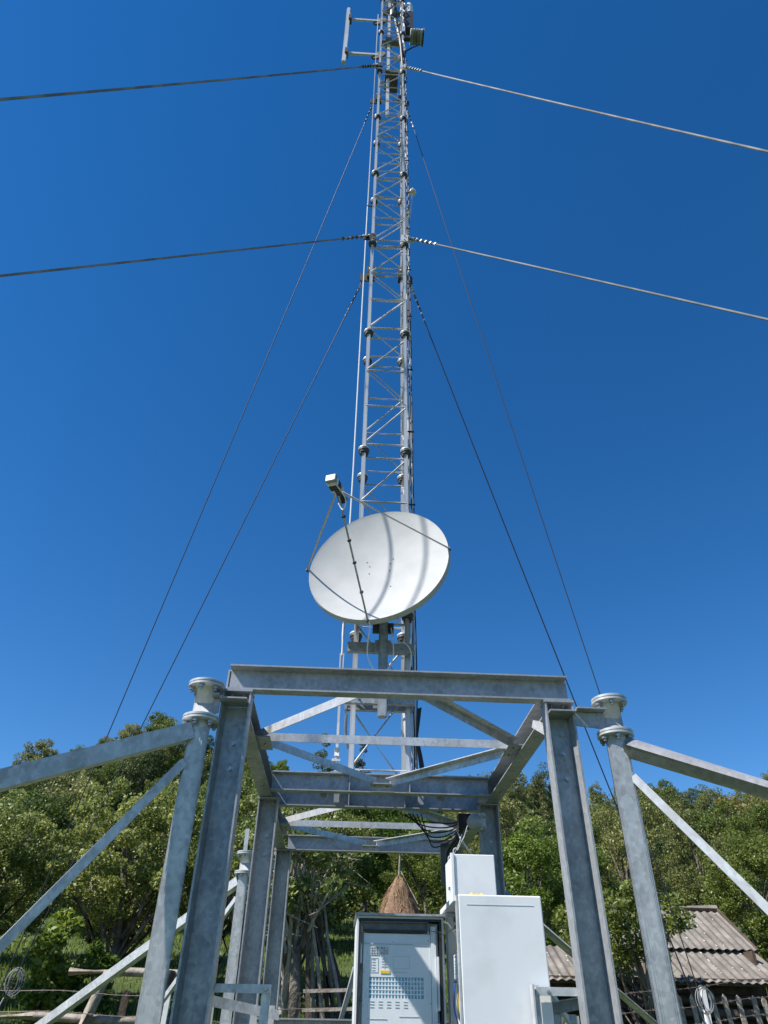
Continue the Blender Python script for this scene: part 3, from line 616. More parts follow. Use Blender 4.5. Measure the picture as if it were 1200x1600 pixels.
for z in (1.90, 1.80, 1.74): MB().box(.127, .146, y0+.006, y0+.016, z, z+.02).build('hinge_lug', DARKG, cl)
b = MB().box(.572, .61, y0-.003, y0+.012, 1.60, 1.64).build('lock_box', WHITE2, cl); MB().box(.576, .594, y0-.008, y0-.003, 1.612, 1.622).build('lock_lever', BLACK, b)
MB().tube(bez([(.57, 4.99, 2.105), (.60, 4.98, 2.10), (.65, 4.97, 2.09), (.70, 4.9, 2.11)]), .003, 5).build('ground_wire', BLACK, cl, smooth=True)

# ------------------------------------------------------------------ right cabinet (side off)
cr_ = empty('equipment_cabinet', (.93, 4.95, .5), 'tall white cabinet with a broad plain face and its left side open on wiring', 'cabinet')
X0, X1, Y0, Y1, Z0, Z1 = .690, 1.187, 4.60, 5.25, .5, 2.255
bm = MB(); bm.box(X0, X1, Y0, Y0+.03, Z0, Z1)
o = bm.build('front_panel', WHITE, cr_); bv = o.modifiers.new('b', 'BEVEL'); bv.width = .008; bv.segments = 3
MB().box(X0+.05, X1-.05, Y0-.0015, Y0+.001, 2.200, 2.2035).build('panel_groove', GREYP, o)
MB().box(X0-.012, X0-.001, Y0+.002, Y0+.05, Z0, Z1-.006).build('hinge_strip', GVL, cr_)
b = MB(); b.box(X0+.004, X1, Y0+.031, Y1, Z1-.018, Z1-.002); b.build('top', WHITE, cr_)
MB().extr([(X0-.004, Y0+.03, Z1-.002), (X0-.004, Y1, Z1-.002), (X0-.004, Y1, Z1-.03), (X0-.004, Y0+.03, Z1-.03)], (-.022, 0, -.002)).build('top_lip', WHITE, cr_)
b = MB(); b.box(X1-.015, X1, Y0+.031, Y1, Z0, Z1-.019); b.box(X0+.004, X1-.015, Y1-.015, Y1, Z0, Z1-.019); b.box(X0+.004, X1-.015, Y0+.031, Y1-.015, Z0, Z0+.015); b.build('shell', WHITE, cr_)
MB().box(.655, .672, 5.18, 5.20, Z0, Z1-.02).build('frame_stile', WHITE, cr_)
MB().box(.70, 1.15, 5.19, 5.21, Z0+.02, Z1-.05).build('mounting_plate', PALEG, cr_)
jb = MB().box(.72, .80, 4.95, 5.10, 1.86, 1.985).build('breaker_box', WHITE2, cr_)
b = MB()
for k in range(5): b.box(.7185, .7198, 4.97, 5.08, 1.885+k*.016, 1.889+k*.016)
b.build('box_print', GREYP, jb); MB().box(.7185, .7198, 4.99, 5.06, 1.968, 1.976).build('red_print', REDP, jb)
MB().box(.72, .74, 4.98, 5.01, 2.0, 2.03).build('yellow_plug', YEL, cr_)
for k in range(9):
    mt = [YEL, BLUEC, BLACK, WCAB, DARKG][k % 5]; x = .72+.012*(k % 3); y = 4.85+.04*k
    MB().tube(bez([(x, y, 1.85), (x-.01, y+random.uniform(-.05, .05), 1.72), (x+.01, y+random.uniform(-.08, .08), 1.58), (x, y+random.uniform(-.08, .08), 1.4), (x+.02, y, 1.1)]), .005, 5).build('wiring', mt, cr_, smooth=True)
for z in (2.15, 2.10): MB().tube([(.73, 5.0, z), (.73, 5.0, z+.035)], .016, 8).build('terminal', DARKG, cr_, smooth=True)

for o_, k_ in ((cl, .83), (cr_, .813)):
    o_.scale = (k_, k_, k_)
cl.location = (.311, 4.40, .728); cr_.location = (.756, 4.024, .706)
# upper cabinet
cu = empty('equipment_cabinet', (.96, 5.8, 1.9), 'smaller white steel box behind and above the plain tall cabinet', 'cabinet')
o = MB().box(.812, 1.126, 5.6, 6.02, 1.9, 2.662).build('body', WHITE, cu); bv = o.modifiers.new('b', 'BEVEL'); bv.width = .006; bv.segments = 2
MB().box(.800, .818, 5.59, 5.60, 1.9, 2.668).box(.797, .811, 5.60, 5.62, 1.9, 2.668).build('door_edge', WHITE, cu)
for y in (5.66, 5.95):
    b = MB().tube(bez([(.83, y, 2.664), (.83, y, 2.70), (.85, y, 2.715), (.86, y, 2.70)], 5), .004, 6); b.tube([(.86, y, 2.70), (.92, y+.02, 2.80), (.95, y+.02, 2.88)], .003, 5); b.build('lifting_hook', GVL, cu, smooth=True)
MB().box(.80, .811, 5.78, 5.80, 2.45, 2.47).build('latch', DARKG, cu)
# yellow and black tool lying on the cabinet
tl = empty('hand_tool', (.83, 4.70, Z1), 'yellow and black handled tool lying on top of the tall cabinet', 'tool')
MB().tube([(.768, 4.70, Z1+.012), (.80, 4.70, Z1+.014), (.815, 4.70, Z1+.012)], [.013, .017, .012], 10).build('yellow_grip', YEL, tl, smooth=True)
MB().tube([(.83, 4.70, Z1+.012), (.855, 4.71, Z1+.014)], [.015, .014], 10).build('yellow_grip', YEL, tl, smooth=True)
MB().tube([(.814, 4.70, Z1+.012), (.832, 4.70, Z1+.012)], .012, 10).build('black_neck', BLACK, tl, smooth=True)
MB().tube([(.755, 4.70, Z1+.01), (.769, 4.70, Z1+.01)], .01, 10).build('black_tip', BLACK, tl, smooth=True)
tl.location = (.676, 3.86, 1.6+(Z1-1.6)*.813); tl.scale = (.9, .9, .9)
cu.location = (.758, 4.58, 1.837); cu.scale = (.79, .79, .79)
# flood lamp on rear right post, cable loops, tray
lm = empty('bulkhead_lamp', (1.06, 5.72, 2.85), 'round glass bulkhead lamp fixed beside the rear right post', 'lamp')
MB().lathe([(.02, 0), (.055, .0), (.062, .015), (.055, .05), (.035, .075), (0, .08)], (1.03, 5.72, 2.915), (-.75, -.6, -.15), 22).build('glass_dome', GLASSM, lm, smooth=True)
MB().box(1.045, 1.10, 5.70, 5.78, 2.86, 2.98).build('base', GVL, lm)
for z in (2.875, 2.955): bolt(lm, (1.09, 5.69, z), s=.8)
MB().tube(bez([(.90, 5.85, 2.86), (.93, 5.75, 2.76), (1.0, 5.75, 2.68), (1.12, 5.76, 2.60)]), .007, 6).build('white_lead', WCAB, lm, smooth=True)
cb = empty('cable_bundle', (.8, 6.0, 2.55), 'slack black cables looping under the middle beams towards the upper box', 'cables')
for k in range(6):
    s = k*.022; MB().tube(bez([(.46+s*1.6, 6.12, 3.06), (.60+s, 6.12+s, 3.01-s*1.1), (.76, 6.08+s, 2.985-s*1.5), (.90, 6.05, 2.98-s*1.0), (.985, 6.0, 3.02)]), .0055, 6).build('cable', BLACK, cb, smooth=True)
for k in range(7):
    s = k*.016; MB().tube(bez([(.97-s*.3, 6.0, 3.02), (.97-s*.4, 6.08, 2.90), (.90-s*.6, 6.15, 2.78), (.88-s*.4, 6.15, 2.62), (.92-s*.3, 6.1, 2.3)]), .0075, 6).build('cable', BLACK if k % 3 else DARKG, cb, smooth=True)
MB().box(.93, 1.03, 5.98, 6.06, 2.93, 3.04).build('cable_gland', BLACK, cb)
MB().box(.80, .94, 6.18, 6.21, 2.55, 2.85).build('cable_tray', DARKG, cb)

# ------------------------------------------------------------------ vegetation
rng = np.random.default_rng(5)
def leaves_mesh(name, cen, size, mt, droop=0, flat=.5, aspect=.55):
    n = len(cen); a = rng.normal(size=(n, 3)); a[:, 2] *= .6; a[:, 2] -= droop
    a /= np.linalg.norm(a, axis=1)[:, None]
    nn = rng.normal(size=(n, 3)); nn[:, 2] += flat*2.2; nn -= (nn*a).sum(1)[:, None]*a; nn /= np.linalg.norm(nn, axis=1)[:, None]
    b = np.cross(nn, a); s = (size*rng.uniform(.6, 1.35, n))[:, None]
    v = np.empty((n, 4, 3)); v[:, 0] = cen-a*s*.5; v[:, 1] = cen+b*s*aspect*.5-nn*s*.05; v[:, 2] = cen+a*s*.5-nn*s*.10; v[:, 3] = cen-b*s*aspect*.5-nn*s*.05
    me = bpy.data.meshes.new(name); me.vertices.add(n*4); me.vertices.foreach_set('co', v.ravel())
    me.loops.add(n*4); me.loops.foreach_set('vertex_index', np.arange(n*4)); me.polygons.add(n)
    me.polygons.foreach_set('loop_start', np.arange(0, n*4, 4)); me.polygons.foreach_set('loop_total', np.full(n, 4))
    me.materials.append(mt); me.update(calc_edges=True); me.validate(); return me
def crown_pts(n, H, rx, zb, clumps, cr, shape='round', stick=None):
    cs = []
    while len(cs) < clumps:
        p = rng.uniform(-1, 1, 3)
        d = np.linalg.norm(p)
        if d > 1 or d < .45: continue
        if shape == 'cone':
            t = (p[2]+1)/2
            if hypot(p[0], p[1]) > 1.05-t: continue
        if shape == 'tall' and hypot(p[0], p[1]) > .95-.5*abs(p[2])*(p[2] > 0): continue
        cs.append(p)
    cs = np.array(cs); zc = (H+zb)/2; rz = (H-zb)/2
    cw = cs*np.array([rx, rx, rz])*.86+np.array([0, 0, zc])
    idx = rng.integers(0, clumps, n); d = rng.normal(size=(n, 3)); d /= np.linalg.norm(d, axis=1)[:, None]
    rad_ = rng.uniform(.25, 1, n)**.5*cr*rng.uniform(.6, 1.2, clumps)[idx]
    P = cw[idx]+d*rad_[:, None]*np.array([1, 1, .72]); return P, cw
def trunk_mesh(name, H, zb, r0, cw, mt, lean=0, nl=12, bend=.1, sub=0, rl=1.0):
    b = MB(); N = 7; pts = []
    for i in range(N+1):
        t = i/N; pts.append(V((lean*t*H+bend*sin(t*5)*t, bend*cos(t*4)*t, -.3+t*(H*.72+.3))))
    b.tube(pts, [r0*(1-.8*i/N)+.01 for i in range(N+1)], 8)
    for k in range(min(nl, len(cw))):
        c = V(cw[k]); t = max(.15, min(.95, (c.z-zb*.4)/H*.8)); s = pts[int(t*N)]
        if c.z < s.z: s = pts[max(1, int(t*N)-2)]
        mid = s.lerp(c, .5)+V((random.uniform(-.1, .1), random.uniform(-.1, .1), random.uniform(-.05, .15)))*(s-c).length*.8
        b.tube([s, mid, c], [r0*.42*rl, r0*.24*rl, r0*.06*rl], 5)
        for q in range(sub):
            e = mid.lerp(c, random.random())+V((random.gauss(0, 1), random.gauss(0, 1), random.gauss(0, .7)))*(s-c).length*.17
            b.tube([mid.lerp(c, random.random()*.8), e], [r0*.13*rl, r0*.03*rl], 4)
    return b.mesh(name, mt, smooth=True)
PROT = {}
def proto(key, mt, H, rx, zb, n, clumps, cr, size, shape='round', bark=BARK, r0=.15, droop=.2, nl=10, sub=0, lean=0, bend=.1, flat=.5, aspect=.55):
    P, cw = crown_pts(n, H, rx, zb, clumps, cr, shape)
    PROT[key] = (leaves_mesh('crown', P, size, mt, droop, flat, aspect), trunk_mesh('trunk', H, zb, r0, cw, bark, lean, nl, bend, sub))
def plant(key, name, x, y, s, rot, label, cat='tree', group=None, dz=0, sz=None):
    o = bpy.data.objects.new(name, None); C.objects.link(o); o.location = (x, y, gz(x, y)-.1+dz); o.rotation_euler = (0, 0, rot); o.scale = (s, s, sz or s); o.empty_display_size = .2
    tagp(o, label, cat, group); cr, tr = PROT[key]
    for nm, me in (('crown', cr), ('trunk', tr)):
        c = bpy.data.objects.new(nm, me); C.objects.link(c); c.parent = o
    return o
# hillside kinds
proto('h1', LF_MID, 8, 2.7, .6, 13000, 80, .7, .19)
proto('h2', LF_OLIVE, 8.5, 2.2, .6, 14000, 80, .6, .165, 'tall', droop=.8)
proto('h3', LF_DARK, 7.5, 2.6, .5, 13000, 70, .75, .185)
proto('h4', LF_OLIVE, 7.5, 2.6, .4, 14000, 80, .65, .17)
proto('h5', LF_BRIGHT, 7, 2.2, .4, 13000, 70, .6, .18)
proto('h6', LF_DARK, 9.5, 2.2, .6, 6500, 40, .75, .26, 'cone', droop=.6)
proto('h7', LF_MID, 7.0, 2.5, .4, 14000, 84, .55, .165)
proto('h8', LF_YEL, 8, 2.2, 2.0, 1500, 26, .8, .24, 'tall', BIRCHB, .11, nl=24, sub=3)
LBL = {'h1': 'mid green broadleaf tree with rounded crown within the hillside wood', 'h2': 'tall olive green birch with drooping foliage within the hillside wood', 'h3': 'dark green broadleaf tree within the hillside wood',
       'h4': 'olive green bushy tree within the hillside wood', 'h5': 'bright yellow green young tree within the hillside wood', 'h6': 'dark pointed conifer within the hillside wood', 'h7': 'dense small leaved green tree within the hillside wood'}
random.seed(11)
cnt = 0
Rr = 37.0; row = 0
while Rr < 112:
    step = 4.7 if Rr < 70 else 5.6
    nA = int(rad(70)*Rr/step)
    for i in range(nA):
        az = -34+70*(i+.5*(row % 2)+random.uniform(-.3, .3))/nA; r = Rr+random.uniform(-1.6, 1.6)
        x, y = r*sin(rad(az)), r*cos(rad(az))
        if 11.5 < az < 14.0 and 66 < r < 80: continue
        if 36 < r < 44 and -12 < az < -4: continue
        u = random.random()
        if az < -6: key = 'h1' if u < .35 else 'h7' if u < .65 else 'h3' if u < .85 else 'h4'
        elif az < 8: key = 'h1' if u < .25 else 'h7' if u < .45 else 'h5' if u < .62 else 'h3' if u < .8 else 'h4'
        else: key = 'h2' if u < .45 else 'h4' if u < .70 else 'h7' if u < .82 else 'h3' if u < .93 else 'h1'
        s = random.choice((.5, .62, .75, .9))*random.uniform(.9, 1.1)*(.72 if r > 84 else 1.0 if r > 50 else .85)
        if cnt < 292:
            plant(key, 'hillside_tree', x, y, s, random.uniform(0, 6.28), LBL[key], group='trees of the hillside wood'); cnt += 1
    Rr += step*.80; row += 1
print('hill trees', cnt)
plant('h6', 'dark_conifer', 12.5, 48, .92, 1, 'dark dense tree standing out above the clearing to the left of the right frame post')
plant('h8', 'yellowing_birch', 22.0, 39.6, 1.0, 2, 'yellowing birch with bare pale limbs among the green trees far right')
for x, y, s in ((-3.2, 92, 1.0), (1.9, 93, 1.0)): plant('h6', 'dark_conifer', x, y, s, x, 'dark conifer poking above the skyline just %s the foot of the mast' % ('left of' if x < 0 else 'behind'))
MB().add([(14.9, 70, gz(14.9, 70)+.25), (17.6, 70, gz(17.6, 70)+.25), (19.2, 79, gz(19.2, 79)+.3), (16.2, 79, gz(16.2, 79)+.3)], [(0, 1, 2, 3)]).build('clearing', CLEAR, label='tan dry grass clearing on the right hillside', kind='structure')
# nearer trees
proto('pear', LF_PEAR, 5.0, 2.3, 1.0, 34000, 110, .36, .085, r0=.13, droop=.5, nl=26, sub=3, lean=.04, bend=.35, flat=.35)
proto('pear2', LF_PEAR, 4.6, 2.0, .8, 28000, 90, .34, .08, r0=.11, droop=.5, nl=22, sub=3, bend=.3, flat=.35)
proto('bright', LF_BRIGHT, 2.2, .62, .3, 3000, 26, .22, .14, r0=.03, droop=.1, nl=14)
proto('twig', LF_PEAR, 4.2, 1.6, 1.2, 6500, 60, .34, .11, r0=.13, bark=DEADB, nl=40, sub=6, bend=.25, droop=.5)
proto('dense', LF_MID, 5.0, 2.0, .3, 20000, 60, .5, .10, r0=.1, nl=12, sub=1)
proto('fruit', LF_MID, 2.75, 1.25, 1.35, 7000, 44, .24, .085, r0=.075, nl=24, sub=3, lean=.06, bend=.25, bark=BARK)
proto('brt', LF_BRIGHT, 5.5, 2.0, .6, 18000, 60, .5, .115, r0=.1, nl=16, sub=1)
proto('olive', LF_OLIVE, 6.5, 2.2, .3, 20000, 70, .55, .11, 'tall', r0=.1, nl=16, sub=1, droop=.8)
plant('pear', 'fruit_tree', -4.2, 14.9, .86, .4, 'big pale leaved fruit tree with crooked trunk behind the left outrigger')
plant('pear2', 'fruit_tree', -6.7, 15.3, .80, 2.2, 'pale leaved fruit tree reaching the left edge of the picture')
plant('pear2', 'fruit_tree', -2.7, 17.6, 1.0, 4.0, 'pale leaved tree seen between the left tube and the left front post')
plant('dense', 'garden_tree', -7.8, 18.5, .78, 1.0, 'darker tree behind the fruit tree at the left edge')
plant('dense', 'garden_tree', -5.2, 19.5, .78, 3.0, 'dark green tree directly behind the big fruit tree')
plant('pear', 'corner_tree', -8.25, 11.9, 1.0, 5.1, 'tree whose twigs poke in at the left edge above the hill')
plant('bright', 'leafy_shrub', -4.45, 13.0, .82, 0, 'bright green young shrub below the fruit tree at lower left')
plant('bright', 'leafy_shrub', -3.9, 13.5, .6, 2, 'smaller bright green shrub right beside the taller bright one')
plant('twig', 'gnarled_tree', -.9, 14.5, .95, .8, 'gnarled half dead tree with bare pale twigs left of the open cabinet')
plant('twig', 'gnarled_tree', -1.9, 17.0, .95, 2.8, 'sparse grey twigged tree seen between the rear left posts')
plant('dense', 'garden_tree', -.6, 24.5, .9, 2.0, 'dense green tree just left of the haystack')
plant('brt', 'garden_tree', .9, 30, 1.0, 1.3, 'bright green tree framed under the middle beams')
plant('brt', 'garden_tree', 3.1, 27, .72, 3.3, 'bright green small tree right of the haystack')
plant('dense', 'garden_tree', 2.6, 24, .72, 4.6, 'dense green bush behind the white upper box')
plant('olive', 'garden_tree', -2.2, 24, .8, 4.6, 'olive tree behind the gnarled tree')
plant('brt', 'garden_tree', 4.1, 16.6, .66, .2, 'bright green leafy tree between upper box and right post, beside the shed')
plant('dense', 'garden_tree', 5.4, 18.5, .68, 1.2, 'dark leafy tree just behind the shed roof ridge')
plant('olive', 'garden_tree', 7.5, 20, .62, 2.2, 'olive green tree behind the shed right of the leaning fruit tree')
plant('olive', 'garden_tree', 10.5, 22, .62, 3.5, 'olive green tree near the power lines at the right edge')
plant('dense', 'garden_tree', 9.2, 17.0, .62, .7, 'leafy bush behind the right verge of the shed roof')
plant('brt', 'garden_tree', 8.4, 13.4, .40, 1.7, 'low green bush at the right edge beside the shed')
plant('fruit', 'leaning_fruit_tree', 4.1, 11.3, .88, .3, 'dark trunked fruit tree leaning over the corrugated shed roof')
# darker understorey at the foot of the hill
for i, (x, y, s) in enumerate(((-9, 24, .75), (-6.5, 26, .75), (-4, 27, .72), (-12, 28, .8), (6, 27, .9), (9, 29, .85), (12.5, 31, .85), (15, 27, .75), (-.8, 28, .8), (17.5, 30, .9), (4.6, 23.5, .75))):
    plant('dense' if i % 2 else 'olive', 'understorey_tree', x, y, s, i*1.3, ['olive tree at the far left meadow edge', 'dark green tree left behind the pale fruit trees', 'olive tree behind the left outrigger brace', 'dark green tree nearest the left picture edge', 'olive tree right of the shed ridge end', 'dark green tree behind the right outrigger tube', 'olive tree behind the power lines', 'dark green tree by the far utility pole at right', 'olive tree behind the haystack pole', 'dark green tree farthest right below the wood', 'olive tree behind the upper white box'][i]+', at the foot of the hill', group='understorey trees at the foot of the hill')
def undergrowth():
    n = 170000; az = rng.uniform(-34, 38, n); r = 37+68*rng.random(n)**.8; x = r*np.sin(np.radians(az)); y = r*np.cos(np.radians(az))
    keep = ~((az > 11.5) & (az < 14.0) & (r > 68) & (r < 81)); x, y = x[keep], y[keep]; n = len(x)
    cl_ = (np.sin(x*1.3+np.cos(y*.9)*2)+np.sin(y*1.1+x*.4)+2)/4
    z = np.array([gz(a, b) for a, b in zip(x, y)])+rng.random(n)**1.5*(.5+2.2*cl_)
    for nm, mt, a, b in (('undergrowth', LF_MID, 0, n//2), ('undergrowth', LF_OLIVE, n//2, n)):
        me = leaves_mesh(nm, np.stack([x, y, z], 1)[a:b], .26, mt, .2, .6); o = bpy.data.objects.new(nm, me); C.objects.link(o)
        tagp(o, '%s scrub filling the gaps between the hillside trees' % ('mid green' if a == 0 else 'olive green'), 'undergrowth', None, 'stuff')
undergrowth()
# grass
def grass():
    n = 60000; az = rng.uniform(-30, 34, n); r = 8.5+24*rng.random(n)**.8; x = r*np.sin(np.radians(az)); y = r*np.cos(np.radians(az))
    z = np.array([gz(a, b) for a, b in zip(x, y)]); h = rng.uniform(.05, .16, n)*(1+.5*(rng.random(n) < .05)); a = rng.uniform(0, 2*np.pi, n); w_ = .008+.0006*r
    c = np.stack([x, y, z-.01], 1); d = np.stack([np.cos(a), np.sin(a), 0*a], 1)*w_[:, None]; l = rng.normal(0, .03, (n, 3)); l[:, 2] = h
    v = np.empty((n, 3, 3)); v[:, 0] = c-d; v[:, 1] = c+d; v[:, 2] = c+l
    me = bpy.data.meshes.new('grass'); me.vertices.add(n*3); me.vertices.foreach_set('co', v.ravel()); me.loops.add(n*3); me.loops.foreach_set('vertex_index', np.arange(n*3))
    me.polygons.add(n); me.polygons.foreach_set('loop_start', np.arange(0, n*3, 3)); me.polygons.foreach_set('loop_total', np.full(n, 3)); me.materials.append(GRASSB); me.update(calc_edges=True)
    o = bpy.data.objects.new('grass', me); C.objects.link(o); tagp(o, 'short green grass of the meadow', 'grass', None, 'stuff')
grass()

# ------------------------------------------------------------------ haystack
hx, hy = 1.62, 22; hz = gz(hx, hy)
hs = empty('haystack', (hx, hy, hz), 'brown conical haystack built round a pole behind the open cabinet', 'haystack')
b = MB(); N = 40; prh = [(.70, 0), (.78, .4), (.72, .8), (.57, 1.15), (.41, 1.5), (.26, 1.8), (.13, 2.0), (.03, 2.08)]
vs = []
for r, z in prh:
    for k in range(N): a = 2*pi*k/N; rr = r*(1+random.uniform(-.07, .07)+.07*sin(a*3+z)+.05*sin(a*5)); vs.append((hx+rr*cos(a), hy+rr*sin(a), hz+z+random.uniform(-.03, .03)))
b.add(vs, [(i*N+k, i*N+(k+1) % N, (i+1)*N+(k+1) % N, (i+1)*N+k) for i in range(len(prh)-1) for k in range(N)]); b.build('hay', HAY, hs, smooth=True)
b = MB()
for _ in range(5200):
    t = random.random()*.98; z = t*2.05; i = max(j for j in range(len(prh)) if prh[j][1] <= z); j = min(i+1, len(prh)-1)
    r = prh[i][0]+(prh[j][0]-prh[i][0])*((z-prh[i][1])/max(.01, prh[j][1]-prh[i][1])); a = random.uniform(0, 2*pi)
    p = V((hx+r*cos(a), hy+r*sin(a), hz+z)); d = V((cos(a)*.10, sin(a)*.10, -.22))+V((random.gauss(0, .06), random.gauss(0, .06), random.gauss(0, .05)))
    t_ = V((-sin(a), cos(a), random.gauss(0, .3)))*.009
    b.add([p-t_, p+t_, p+d], [(0, 1, 2)])
b.build('hay_stalks', HAYB, hs, kind='stuff')
MB().tube([(hx, hy, hz), (hx, hy, hz+1.9), (hx+.03, hy, hz+2.62)], [.04, .04, .025], 8).build('centre_pole', WOOD, hs, smooth=True)
MB().tube([(hx+.05, hy-.1, hz+2.2), (hx+.35, hy-.3, hz+1.62), (hx+.5, hy-.35, hz+1.35)], .012, 5).build('binding_stick', DEADB, hs)

# leaning poles by the gnarled tree
lp = [(-.62, 3.75), (-.50, 3.6), (-.42, 3.5), (-.55, 3.3), (-.35, 3.25), (-.30, 3.4), (-.45, 3.05), (-.25, 3.0), (-.2, 2.9)]
words = ['tallest', 'second tallest', 'thick', 'thin crooked', 'bark covered', 'pale', 'short', 'dark', 'rightmost short']
for i, (x, z) in enumerate(lp):
    bx = -.45+.085*i; y = 14.0+.08*(i % 3); g = gz(bx, y)
    MB().tube([(bx, y, g-.05), ((x+bx)/2+random.uniform(-.03, .03), y+.08, (z+g)/2), (x, y+.2, z)], [.042, .036, .022], 7).build('leaning_pole', WOOD if i % 2 else WOODD, smooth=True, label='%s of the nine wooden poles leaning against the gnarled tree, counted from the left' % ['first', 'second', 'third', 'fourth', 'fifth', 'sixth', 'seventh', 'eighth', 'last'][i], cat='pole', group='poles leaning against the gnarled tree')
for z in (2.10, 1.85, 1.62): MB().bar((-.55, 13.7, z), (.35, 13.6, z+.03), .05, .05).build('fence_rail', WOOD, label='%s weathered rail in front of the leaning poles' % {2.10: 'top', 1.85: 'middle', 1.62: 'lowest'}[z], cat='rail')
MB().tube([(-.72, 14.25, 1.2), (-.70, 14.2, 2.1), (-.74, 14.2, 2.75)], [.13, .11, .09], 9).build('tree_stump', BARK, smooth=True, label='pale stripped tree trunk standing left of the leaning poles', cat='trunk')

# left log fence
lf = empty('log_fence', (-3, 11.5, gz(-3, 11.5)), 'rough log fence with a leaning post below the fruit tree at lower left', 'fence')
MB().tube([(-3.66, 11.5, 2.19), (-2.9, 11.52, 2.20), (-2.05, 11.5, 2.19)], [.05, .055, .045], 9).build('log_rail', WOOD, lf, smooth=True)
MB().tube([(-4.9, 11.6, 1.66), (-4.0, 11.55, 1.70), (-2.9, 11.55, 1.66), (-2.0, 11.5, 1.68)], .05, 9).build('log_rail', WOOD, lf, smooth=True)
MB().tube([(-3.55, 11.4, .95), (-3.25, 11.42, 1.75), (-3.12, 11.45, 2.2)], [.085, .075, .06], 9).build('leaning_post', WOOD, lf, smooth=True)
MB().tube([(-2.35, 11.4, .9), (-2.33, 11.42, 1.7), (-2.30, 11.45, 2.22)], [.10, .09, .08], 9).build('leaning_post', WOODD, lf, smooth=True)
MB().tube([(-2.95, 11.75, .9), (-2.9, 11.75, 2.0)], .05, 8).build('leaning_post', WOODD, lf, smooth=True)
# barbed wire and white posts
def wires(name, x0, x1, y, zs, label, posts):
    r = empty(name, ((x0+x1)/2, y, gz((x0+x1)/2, y)), label, 'wire fence')
    for z in zs:
        pts = [(x0+(x1-x0)*i/24, y, z+.02*sin(i*.8)+gz(x0+(x1-x0)*i/24, y)-gz((x0+x1)/2, y)) for i in range(25)]
        o = MB().tube(pts, .0045, 5).build('barbed_wire', BARB, r, smooth=True)
        b = MB()
        for i in range(int((x1-x0)/.13)):
            x = x0+.13*i; zz = lerp([(q[0], q[2]) for q in pts], x)
            b.bar((x-.014, y-.014, zz-.014), (x+.014, y+.014, zz+.014), .004, .004); b.bar((x+.014, y-.014, zz-.012), (x-.014, y+.014, zz+.014), .004, .004)
        b.build('barbs', BARB, o, kind='stuff')
    for x, zt in posts:
        MB().extr([(x-.03, y-.03, gz(x, y)-.2), (x+.03, y-.03, gz(x, y)-.2), (x+.03, y+.03, gz(x, y)-.2), (x-.03, y+.03, gz(x, y)-.2)], (random.uniform(.02, .05), 0, zt-gz(x, y)+.2)).build('white_post', CONC, r)
wires('wire_fence', -5.6, -.4, 10.6, (1.72, 1.93, 1.55), 'barbed wire fence with white post crossing the lower left', ((-2.12, 1.95), (-4.9, 1.9)))
wires('wire_fence', 1.6, 7.0, 10.7, (1.70, 1.88, 2.08, 1.55), 'barbed wire fence with white post in front of the shed', ((4.73, 2.12),))

# ------------------------------------------------------------------ shed
sx0, sx1, ye, ym_, yr = 2.75, 6.75, 12.1, 12.95, 13.95; ze, zm_, zr = 2.24, 2.70, 3.42
sh = empty('shed', (4.7, 13, gz(4.7, 13)), 'old wooden shed with grey brown corrugated roof behind the right outrigger', 'shed')
def rsheet(w_, L, name='roof_sheet'):
    b = MB(); nx = int(w_/.022); vs = []; 
    for j in range(2):
        for i in range(nx+1): vs.append((i*w_/nx, j*L, .013*sin(2*pi*i*w_/nx/.13)))
    b.add(vs, [(i, i+1, nx+1+i+1, nx+1+i) for i in range(nx)])
    n0 = len(vs); b.add([(x, y, z-.008) for x, y, z in vs], [(i, nx+1+i, nx+1+i+1, i+1) for i in range(nx)]); b.add([vs[i] for i in range(nx+1)]+[(vs[i][0], vs[i][1], vs[i][2]-.008) for i in range(nx+1)], [(i, nx+1+i, nx+2+i, i+1) for i in range(nx)])
    return b.mesh(name, ROOFM, smooth=False)
sm_ = {}
def roofrow(x0, x1, ya, za, yb, zb2, w_=.8):
    L = hypot(yb-ya, zb2-za)+.10; an = atan2(zb2-za, yb-ya); nn = int(round((x1-x0)/w_)); w2 = (x1-x0)/nn; key = (round(w2, 3), round(L, 3))
    if key not in sm_: sm_[key] = rsheet(w2+.05, L)
    for k in range(nn):
        m4 = M.Translation(V((x0+k*w2, ya, za+.004*(k % 2)+random.uniform(0, .006)))) @ M.Rotation(an+random.uniform(-.006, .006), 4, 'X') @ M.Rotation(random.uniform(-.006, .006), 4, 'Z')
        o = inst('roof_sheet', sm_[key], sh, m4)
        b = MB()
        for _ in range(14):
            u_, v_ = random.uniform(.03, w2), random.uniform(.03, L-.05); c = m4 @ V((round(u_/.13)*.13+.0325, v_, .0145)); s_ = random.uniform(.006, .02); ax = (m4.to_3x3() @ V((1, 0, 0))); ay = (m4.to_3x3() @ V((0, 1, 0))); az_ = ax.cross(ay)
            b.add([c+ax*s_*cos(t)*.7+ay*s_*sin(t)+az_*.001 for t in (0, 1.05, 2.1, 3.14, 4.2, 5.24)], [(0, 1, 2, 3, 4, 5)])
        b.build('lichen_spots', LICH, sh, kind='stuff')
roofrow(sx0, sx1, ye, ze, ym_, zm_)
roofrow(4.05, sx1+.02, ym_-.08, zm_+.03, yr, zr)
an = atan2(zr-zm_, yr-ym_)
L = hypot(yr-ym_, zr-zm_)
o = MB().add([(4.05, yr, zr), (sx1, yr, zr), (sx1, yr+1.1, zr-.75), (4.05, yr+1.1, zr-.75)], [(0, 1, 2, 3)]).build('rear_roof', ROOFM, sh)
MB().tube([(4.05, yr, zr+.03), (sx1+.05, yr, zr+.03)], .06, 10).build('ridge_cap', ROOFM, sh, smooth=True)
